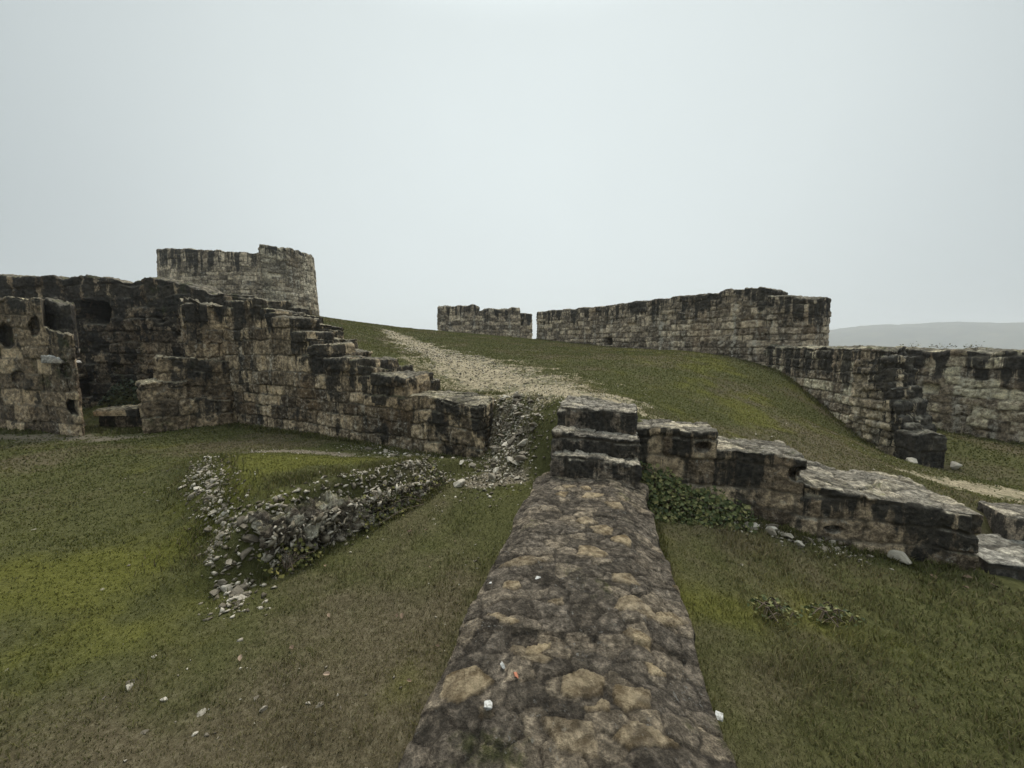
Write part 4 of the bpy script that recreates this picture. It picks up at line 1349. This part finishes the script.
def grass(n, ymin, ymax, hgt, wid, name, label, seed, extra=None, tall=1.0):
    r_ = np.random.default_rng(seed)
    # sample more where it is near
    th = r_.uniform(-R(64), R(64), n * 2)
    u = r_.random(n * 2)
    p = .35
    rad = (ymin ** p + u * (ymax ** p - ymin ** p)) ** (1 / p)
    x, y = rad * np.sin(th), rad * np.cos(th)
    ok = np.ones(x.shape, bool)
    for P_ in NOGRASS:
        ok &= ~in_poly(x, y, P_)
    x, y, rad = x[ok], y[ok], rad[ok]
    bare, brown, moss = cover(x, y)
    ok = r_.random(len(x)) > bare * 1.06
    x, y, rad, brown, moss = [q_[ok][:n] for q_ in (x, y, rad, brown, moss)]
    n = len(x)
    z = T(x, y)
    clump = sst(-.2, .6, fbm(x * 3.3, y * 3.3, seed=seed + 3, octv=3))
    h = hgt * r_.uniform(.5, 1.3, n) * (.6 + .9 * clump) * (1 - .35 * moss)
    right = sst(.9, 1.6, x - .23 * y) * sst(6, 3.5, y)
    h = h * (1 + right * tall)
    wd = np.maximum(wid, .0010 * rad) * r_.uniform(.6, 1.3, n)
    h = np.maximum(h, rad * .0025)
    an = r_.uniform(0, 6.28, n)
    ln = r_.uniform(.25, 1.3, n)
    la = an + r_.normal(1.57, .6, n)
    ex, ey = np.cos(an) * wd, np.sin(an) * wd
    lx, ly = np.cos(la) * ln * h, np.sin(la) * ln * h
    V = np.stack([np.stack([x - ex, y - ey, z - .006], 1), np.stack([x + ex, y + ey, z - .006], 1),
                  np.stack([x + ex * .7 + lx * .35, y + ey * .7 + ly * .35, z + h * .6], 1), np.stack([x - ex * .7 + lx * .35, y - ey * .7 + ly * .35, z + h * .6], 1),
                  np.stack([x + lx, y + ly, z + h * .95], 1)], 1)
    i5 = 5 * np.arange(n)[:, None]
    cb_ = np.clip(.9 * brown + .25 * r_.normal(size=n) - .15 + .25 * right, 0, 1)
    cm_ = np.clip(moss + .15 * r_.normal(size=n), 0, 1)
    A = np.stack([np.repeat(cb_, 5), np.repeat(cm_, 5), np.repeat(r_.random(n), 5), np.tile([0, 0, .6, .6, 1], n)], 1)
    o = mesh_obj(name, V.reshape(-1, 3), [np.array([[0, 1, 2, 3]]) + i5, np.array([[3, 2, 4]]) + i5], M_grass, None, {'cv': A})
    return tag(o, label, 'grass', kind='stuff')


M_grass, nt, b = new_mat('grass_blades')
g = G(nt)
at = N(nt, 'ShaderNodeAttribute', attribute_name='cv')
sep = N(nt, 'ShaderNodeSeparateColor')
nt.links.new(at.outputs['Color'], sep.inputs[0])
gr_ = g.ramp(sep.outputs[2], [(0, (.044, .052, .016)), (.6, (.066, .075, .023)), (1, (.112, .117, .040))])
br_ = g.ramp(sep.outputs[2], [(0, (.085, .070, .040)), (.6, (.13, .107, .060)), (1, (.21, .178, .108))])
mo_ = g.ramp(sep.outputs[2], [(0, (.085, .086, .02)), (.6, (.118, .118, .026)), (1, (.175, .165, .046))])
c = g.mix(sep.outputs[0], gr_, br_)
c = g.mix(g.math('MULTIPLY', sep.outputs[1], .75), c, mo_)
c = g.mix(1.0, c, (1.22, 1.20, 1.18), 'MULTIPLY')
nt.links.new(c, b.inputs['Base Color'])
b.inputs['Roughness'].default_value = .8
b.inputs['Specular IOR Level'].default_value = .1
geo = N(nt, 'ShaderNodeNewGeometry')
va = N(nt, 'ShaderNodeVectorMath', operation='MULTIPLY_ADD')      # blades shade like the soft turf they make up
nt.links.new(geo.outputs['Normal'], va.inputs[0])
va.inputs[1].default_value = (.45, .45, .45)
va.inputs[2].default_value = (0, 0, .8)
vn = N(nt, 'ShaderNodeVectorMath', operation='NORMALIZE')
nt.links.new(va.outputs[0], vn.inputs[0])
nt.links.new(vn.outputs[0], b.inputs['Normal'])
tl = N(nt, 'ShaderNodeBsdfTranslucent')
nt.links.new(c, tl.inputs['Color'])
ms = N(nt, 'ShaderNodeMixShader')
ms.inputs[0].default_value = .45
nt.links.new(b.outputs[0], ms.inputs[1])
nt.links.new(tl.outputs[0], ms.inputs[2])
nt.links.new(ms.outputs[0], nt.nodes['Material Output'].inputs['Surface'])

grass(330000, 1.4, 34, .026, .0022, 'grass', 'short olive turf covering the lawns and slopes', 5, tall=1.3)


def tufts(lines, hgt, seed):
    r_ = np.random.default_rng(seed)
    X, Y = [], []
    for P_, n, wd in lines:
        x_, y_ = along(P_, n, wd)
        k = fbm(x_ * 4, y_ * 4, seed=seed, octv=3) + r_.normal(0, .25, n) > -.05
        X.append(x_[k])
        Y.append(y_[k])
    x, y = np.concatenate(X), np.concatenate(Y)
    ok = np.ones(x.shape, bool)
    for P_ in NOGRASS:
        ok &= ~in_poly(x, y, P_)
    x, y = x[ok], y[ok]
    n = len(x)
    z = T(x, y)
    rad = np.hypot(x, y)
    h = hgt * r_.uniform(.35, 1.4, n) * (1 + .04 * rad)
    wd = np.maximum(.0022, .0011 * rad) * r_.uniform(.6, 1.3, n)
    an = r_.uniform(0, 6.28, n)
    la = r_.uniform(0, 6.28, n)
    ln = r_.uniform(.1, .9, n)
    ex, ey, lx, ly = np.cos(an) * wd, np.sin(an) * wd, np.cos(la) * ln * h, np.sin(la) * ln * h
    V = np.stack([np.stack([x - ex, y - ey, z - .006], 1), np.stack([x + ex, y + ey, z - .006], 1),
                  np.stack([x + ex * .7 + lx * .35, y + ey * .7 + ly * .35, z + h * .6], 1), np.stack([x - ex * .7 + lx * .35, y - ey * .7 + ly * .35, z + h * .6], 1),
                  np.stack([x + lx, y + ly, z + h * .95], 1)], 1)
    i5 = 5 * np.arange(n)[:, None]
    A = np.stack([np.repeat(np.clip(r_.normal(.25, .3, n), 0, 1), 5), np.repeat(np.clip(r_.normal(.2, .2, n), 0, 1), 5), np.repeat(r_.random(n), 5), np.tile([0, 0, .6, .6, 1], n)], 1)
    o = mesh_obj('grass', V.reshape(-1, 3), [np.array([[0, 1, 2, 3]]) + i5, np.array([[3, 2, 4]]) + i5], M_grass, None, {'cv': A})
    tag(o, 'longer grass tufts growing along the feet of the walls', 'grass', kind='stuff')


tufts([([(-8.2, 10.7), (-.7, 6.8)], 7000, .10), ([(-13.4, 9.6), (-9.6, 9.5), (-8.2, 10.6)], 3500, .12), ([(1.7, 4.75), (4.9, 3.78)], 4000, .06), ([(-.5, 1.25), (.25, 4.3)], 6000, .05),
       ([(.95, 1.25), (1.6, 4.2)], 5000, .06), ([(9.8, 16.3), (10.2, 14.5), (9.65, 9.4)], 4000, .10), ([(14.1, 14), (14.7, 10)], 2000, .12), ([(2, 30.3), (9.7, 16.5)], 3000, .15),
       ([(-2.4, 3.3), (-1.8, 4.1), (-.95, 5.5)], 3000, .06), ([(-2.75, 3.8), (-2.15, 4.6), (-1.4, 5.75)], 4000, .10), ([(-2.6, 3.2), (-3.3, 4.0), (-4.4, 5.2)], 3500, .2), ([(-.3, 5.8), (.2, 5.9), (.1, 6.8)], 2500, .3), ([(5.2, 4.9), (4.0, 5.35)], 1500, .06), ([(2.2, 5.6), (3.6, 5.35)], 1500, .05), ([(-2.5, 8.9), (-.2, 8.2)], 2000, .1)], .05, 77)

# ------------------------------------------------------------------ fallen leaves
def leaf_mesh(k):
    bm = bmesh.new()
    pts_ = [(-.5, 0), (-.3, .22), (0, .30), (.28, .2), (.5, 0), (.28, -.2), (0, -.30), (-.3, -.22)]
    ce_ = [bm.verts.new((x, 0, .0)) for x in (-.3, 0, .28)]
    r_ = random.Random(k)
    vs_ = [bm.verts.new((x, y, abs(y) * r_.uniform(.2, .9))) for x, y in pts_]
    a_, b_, c_ = ce_
    for f in [(vs_[0], a_, vs_[1]), (vs_[1], a_, b_, vs_[2]), (vs_[2], b_, c_, vs_[3]), (vs_[3], c_, vs_[4]), (vs_[4], c_, vs_[5]), (vs_[5], c_, b_, vs_[6]), (vs_[6], b_, a_, vs_[7]), (vs_[7], a_, vs_[0])]:
        bm.faces.new(f)
    me = bpy.data.meshes.new('fallen_leaf')
    bm.to_mesh(me)
    bm.free()
    me.materials.append(M_leaf)
    return me


M_leaf, nt, b = new_mat('dead_leaf')
g = G(nt)
oi = N(nt, 'ShaderNodeObjectInfo')
nt.links.new(g.ramp(oi.outputs['Random'], [(0, (.10, .068, .045)), (.5, (.22, .155, .105)), (1, (.36, .27, .20))]), b.inputs['Base Color'])
LEAF = [leaf_mesh(k) for k in range(3)]
lv = [(-.82, 1.75), (-.62, 1.7), (-.6, 1.45), (-.52, 2.0), (-.45, 2.05), (-.68, 2.3), (-.55, 2.6), (-.4, 2.5), (-.3, 3.0), (-1.25, 2.35), (-1.5, 2.9), (-.75, 1.3), (-.66, 1.32), (-1.05, 1.62), (-.35, 2.75), (-.5, 1.62),
      (-.2, 3.3), (-.9, 2.9), (-.8, 3.5), (-1.9, 2.45)]
lv += [(random.uniform(-2.2, -.1), random.uniform(1.6, 4.5)) for _ in range(8)]
for x, y in lv:
    if x > -.45 + .2425 * (y - 1.25) - .1:
        continue
    o = bpy.data.objects.new('fallen_leaf', random.choice(LEAF))
    COL.objects.link(o)
    o.location = (x, y, float(T(np.array([x]), np.array([y]))[0]) + .03)
    o.rotation_euler = (random.uniform(-.4, .4), random.uniform(-.4, .4), random.uniform(0, 6.28))
    s_ = random.uniform(.03, .055)
    o.scale = (s_, s_, s_)
    tag(o, 'dry brown fallen leaf on the grass left of the foreground wall', 'leaf', 'fallen leaves beside the foreground wall')
for x, y in [(4.7, 3.7), (4.5, 3.55), (5.0, 3.45), (4.85, 3.6), (4.35, 3.7)]:
    o = bpy.data.objects.new('fallen_leaf', random.choice(LEAF))
    COL.objects.link(o)
    o.location = (x, y, float(T(np.array([x]), np.array([y]))[0]) + .03)
    o.rotation_euler = (random.uniform(-.4, .4), random.uniform(-.4, .4), random.uniform(0, 6.28))
    o.scale = (.07, .07, .07)
    tag(o, 'dry brown fallen leaf by the foot of the terrace wall end', 'leaf', 'fallen leaves by the terrace wall end')


# ------------------------------------------------------------------ leafy plants
def leaf_mat(name, a, b2, c2):
    m, nt, b = new_mat(name)
    g = G(nt)
    at = N(nt, 'ShaderNodeAttribute', attribute_name='cv')
    sep = N(nt, 'ShaderNodeSeparateColor')
    nt.links.new(at.outputs['Color'], sep.inputs[0])
    nt.links.new(g.ramp(sep.outputs[0], [(0, a), (.6, b2), (1, c2)]), b.inputs['Base Color'])
    b.inputs['Roughness'].default_value = .6
    return m


M_ivy = leaf_mat('ivy_leaf', (.022, .034, .010), (.085, .10, .032), (.22, .20, .08))
M_weed = leaf_mat('weed_leaf', (.05, .06, .018), (.11, .11, .03), (.22, .19, .06))
M_dark = leaf_mat('dark_weed_leaf', (.012, .02, .008), (.03, .042, .016), (.07, .08, .03))
M_stem, _, b = new_mat('woody_stem')
b.inputs['Base Color'].default_value = (.11, .085, .06, 1)


def leaves(C0, Nn, size, rg, name, mat, parent):
    """C0 (n,3) leaf centres; Nn (n,3) facing directions"""
    n = len(C0)
    Nn = Nn + rg.normal(0, .55, (n, 3))
    Nn /= np.linalg.norm(Nn, axis=1, keepdims=True)
    a = rg.normal(size=(n, 3))
    a -= Nn * (a * Nn).sum(1, keepdims=True)
    a /= np.linalg.norm(a, axis=1, keepdims=True)
    bb = np.cross(Nn, a)
    s_ = (size * rg.uniform(.4, 1.5, n))[:, None]
    sh = [(-.5, 0, 0), (-.15, .42, .08), (.55, 0, -.05), (-.15, -.42, .08)]
    V = np.stack([C0 + (a * p[0] + bb * p[1] + Nn * p[2]) * s_ for p in sh], 1)
    i4 = 4 * np.arange(n)[:, None]
    cr = np.repeat(rg.random(n), 4)
    return mesh_obj(name, V.reshape(-1, 3), [np.array([[0, 2, 1]]) + i4, np.array([[0, 3, 2]]) + i4], mat, parent, {'cv': np.stack([cr] * 4, 1)}, smooth=False)


def stems(segs, rad, name, mat, parent):
    V, F, n = [], [], 0
    for p0, p1 in segs:
        p0, p1 = np.array(p0, float), np.array(p1, float)
        d = p1 - p0
        d /= np.linalg.norm(d) + 1e-9
        a = np.cross(d, [.3, .5, .81])
        a /= np.linalg.norm(a)
        bb = np.cross(d, a)
        for p, r_ in ((p0, rad), (p1, rad * .5)):
            for k in range(4):
                V.append(p + (a * math.cos(k * 1.571) + bb * math.sin(k * 1.571)) * r_)
        for k in range(4):
            F.append((n + k, n + (k + 1) % 4, n + 4 + (k + 1) % 4, n + 4 + k))
        n += 8
    return mesh_obj(name, np.array(V), np.array(F), mat, parent)


def creeper(loc, label, cat, n, size, shape, mat, seed, name='ivy_plant'):
    """shape(u, v) -> points, normals on a low spreading surface"""
    rg = np.random.default_rng(seed)
    root = empty(name, loc)
    tag(root, label, cat)
    C0, Nn = shape(rg, n)
    leaves(C0, Nn, size, rg, 'foliage', mat, root)
    sg = []
    for k in range(14):
        j = rg.integers(0, n)
        p = np.array(loc) + rg.normal(0, .05, 3)
        q_ = C0[j]
        mid = (p + q_) / 2 + np.array([0, 0, .05])
        sg += [(p, mid), (mid, q_)]
    stems(sg, .006, 'stem', M_stem, root)
    return root


def ivy_shape(rg, n):
    t = rg.beta(1.0, 1.5, n)
    x = 1.62 + t * 1.25
    yb = 4.92 - .31 * (x - 1.55)
    k = rg.random(n)
    y = yb - .05 - k * (.62 - .3 * t)
    hgt = (.46 - .26 * t) * np.sin(np.clip(1 - k, 0, 1) * 1.57) * (1 + .35 * fbm(x * 4, y * 4, seed=12, octv=2))
    z = T(x, y) + hgt * rg.uniform(.55, 1.05, n)
    Nn = np.stack([-.1 + 0 * x, -.7 + 0 * x, .8 + 0 * x], 1)
    return np.stack([x, y, z], 1), Nn


creeper((2.0, 4.55, -.5), 'green ivy spreading at the foot of the terrace wall beside the foreground wall', 'ivy', 1500, .046, ivy_shape, M_ivy, 3)


def mound_shape(y0, y1, zlo, zhi, dx):
    def f(rg, n):
        t = rg.random(n)
        y = y0 + (y1 - y0) * t
        k = rg.random(n)
        x = -2.3 + (y - 3.5) * .605 + dx + .22 * (1 - k) + rg.normal(0, .04, n)
        z = zlo + (zhi - zlo) * k * rg.uniform(.5, 1, n)
        return np.stack([x, y, z], 1), np.tile([.7, -.4, .6], (n, 1))
    return f


creeper((-1.25, 5.0, -.6), 'yellowing weeds growing along the right end of the rubble wall stub', 'weeds', 700, .035, mound_shape(4.2, 5.5, -.6, -.2, 0), M_weed, 4, 'weed_plant')
creeper((-2.15, 3.5, -.62), 'small yellow green weed at the near foot of the rubble wall stub', 'weeds', 130, .035, mound_shape(3.35, 3.75, -.62, -.35, 0), M_weed, 5, 'weed_plant')


def disc(cx, cy, rx, ry, h):
    def f(rg, n):
        a, r_ = rg.uniform(0, 6.28, n), np.sqrt(rg.random(n))
        x, y = cx + rx * r_ * np.cos(a), cy + ry * r_ * np.sin(a)
        z = T(x, y) + .02 + h * (1 - r_ * r_) * rg.uniform(.3, 1, n)
        return np.stack([x, y, z], 1), np.tile([0, -.2, 1.0], (n, 1))
    return f


for cx, cy, rx, ry, lb in [(2.25, 3.05, .22, .14, 'dark low weed patch on the right lawn, nearer the foreground wall'), (2.75, 3.05, .26, .12, 'dark low weed patch on the right lawn, farther from the foreground wall'),
                           (-.15, 6.85, .45, .4, 'dark moss cushion under the right end of the left stepped wall'), (-11.7, 11.5, .8, .5, 'dark green ivy filling the recess under the sooty wall')]:
    big = cx < -5
    creeper((cx, cy, float(T(np.array([cx]), np.array([cy]))[0])), lb, 'weeds' if not big else 'ivy', 900 if big else 130, .07 if big else .03, disc(cx, cy, rx, ry, .35 if big else .05), M_dark if big or cy > 5 else M_ivy, int(50 + cx), 'weed_plant' if not big else 'ivy_plant')

# dry stalks on the right-edge wall
for (x, y, s_, lb) in [(14.45, 13.9, .27, 'dry twiggy weed on the top of the right edge wall, leftmost of the three'), (14.55, 12.9, .27, 'dry twiggy weed on the top of the right edge wall, middle of the three'), (14.6, 12.0, .27, 'dry twiggy weed on the top of the right edge wall, rightmost of the three')]:
    root = empty('dry_weed', (x, y, 1.42))
    tag(root, lb, 'weed')
    rg = np.random.default_rng(int(x * 100))
    sg, tips = [], []
    for k in range(9):
        a = rg.uniform(0, 6.28)
        p1 = np.array([x + .12 * math.cos(a), y + .12 * math.sin(a), 1.42 + s_ * .3 * rg.uniform(.6, 1)])
        p2 = np.array([x + .35 * math.cos(a) * s_, y + .35 * math.sin(a), 1.42 + s_ * .6 * rg.uniform(.4, 1)])
        sg += [((x, y, 1.38), p1), (p1, p2)]
        tips.append(p2)
    stems(sg, .004, 'stem', M_stem, root)
    tp = np.repeat(np.array(tips), 5, 0) + rg.normal(0, .04, (45, 3))
    leaves(tp, np.tile([0, 0, 1.0], (45, 1)), .04, rg, 'seed_head', M_weed, root)
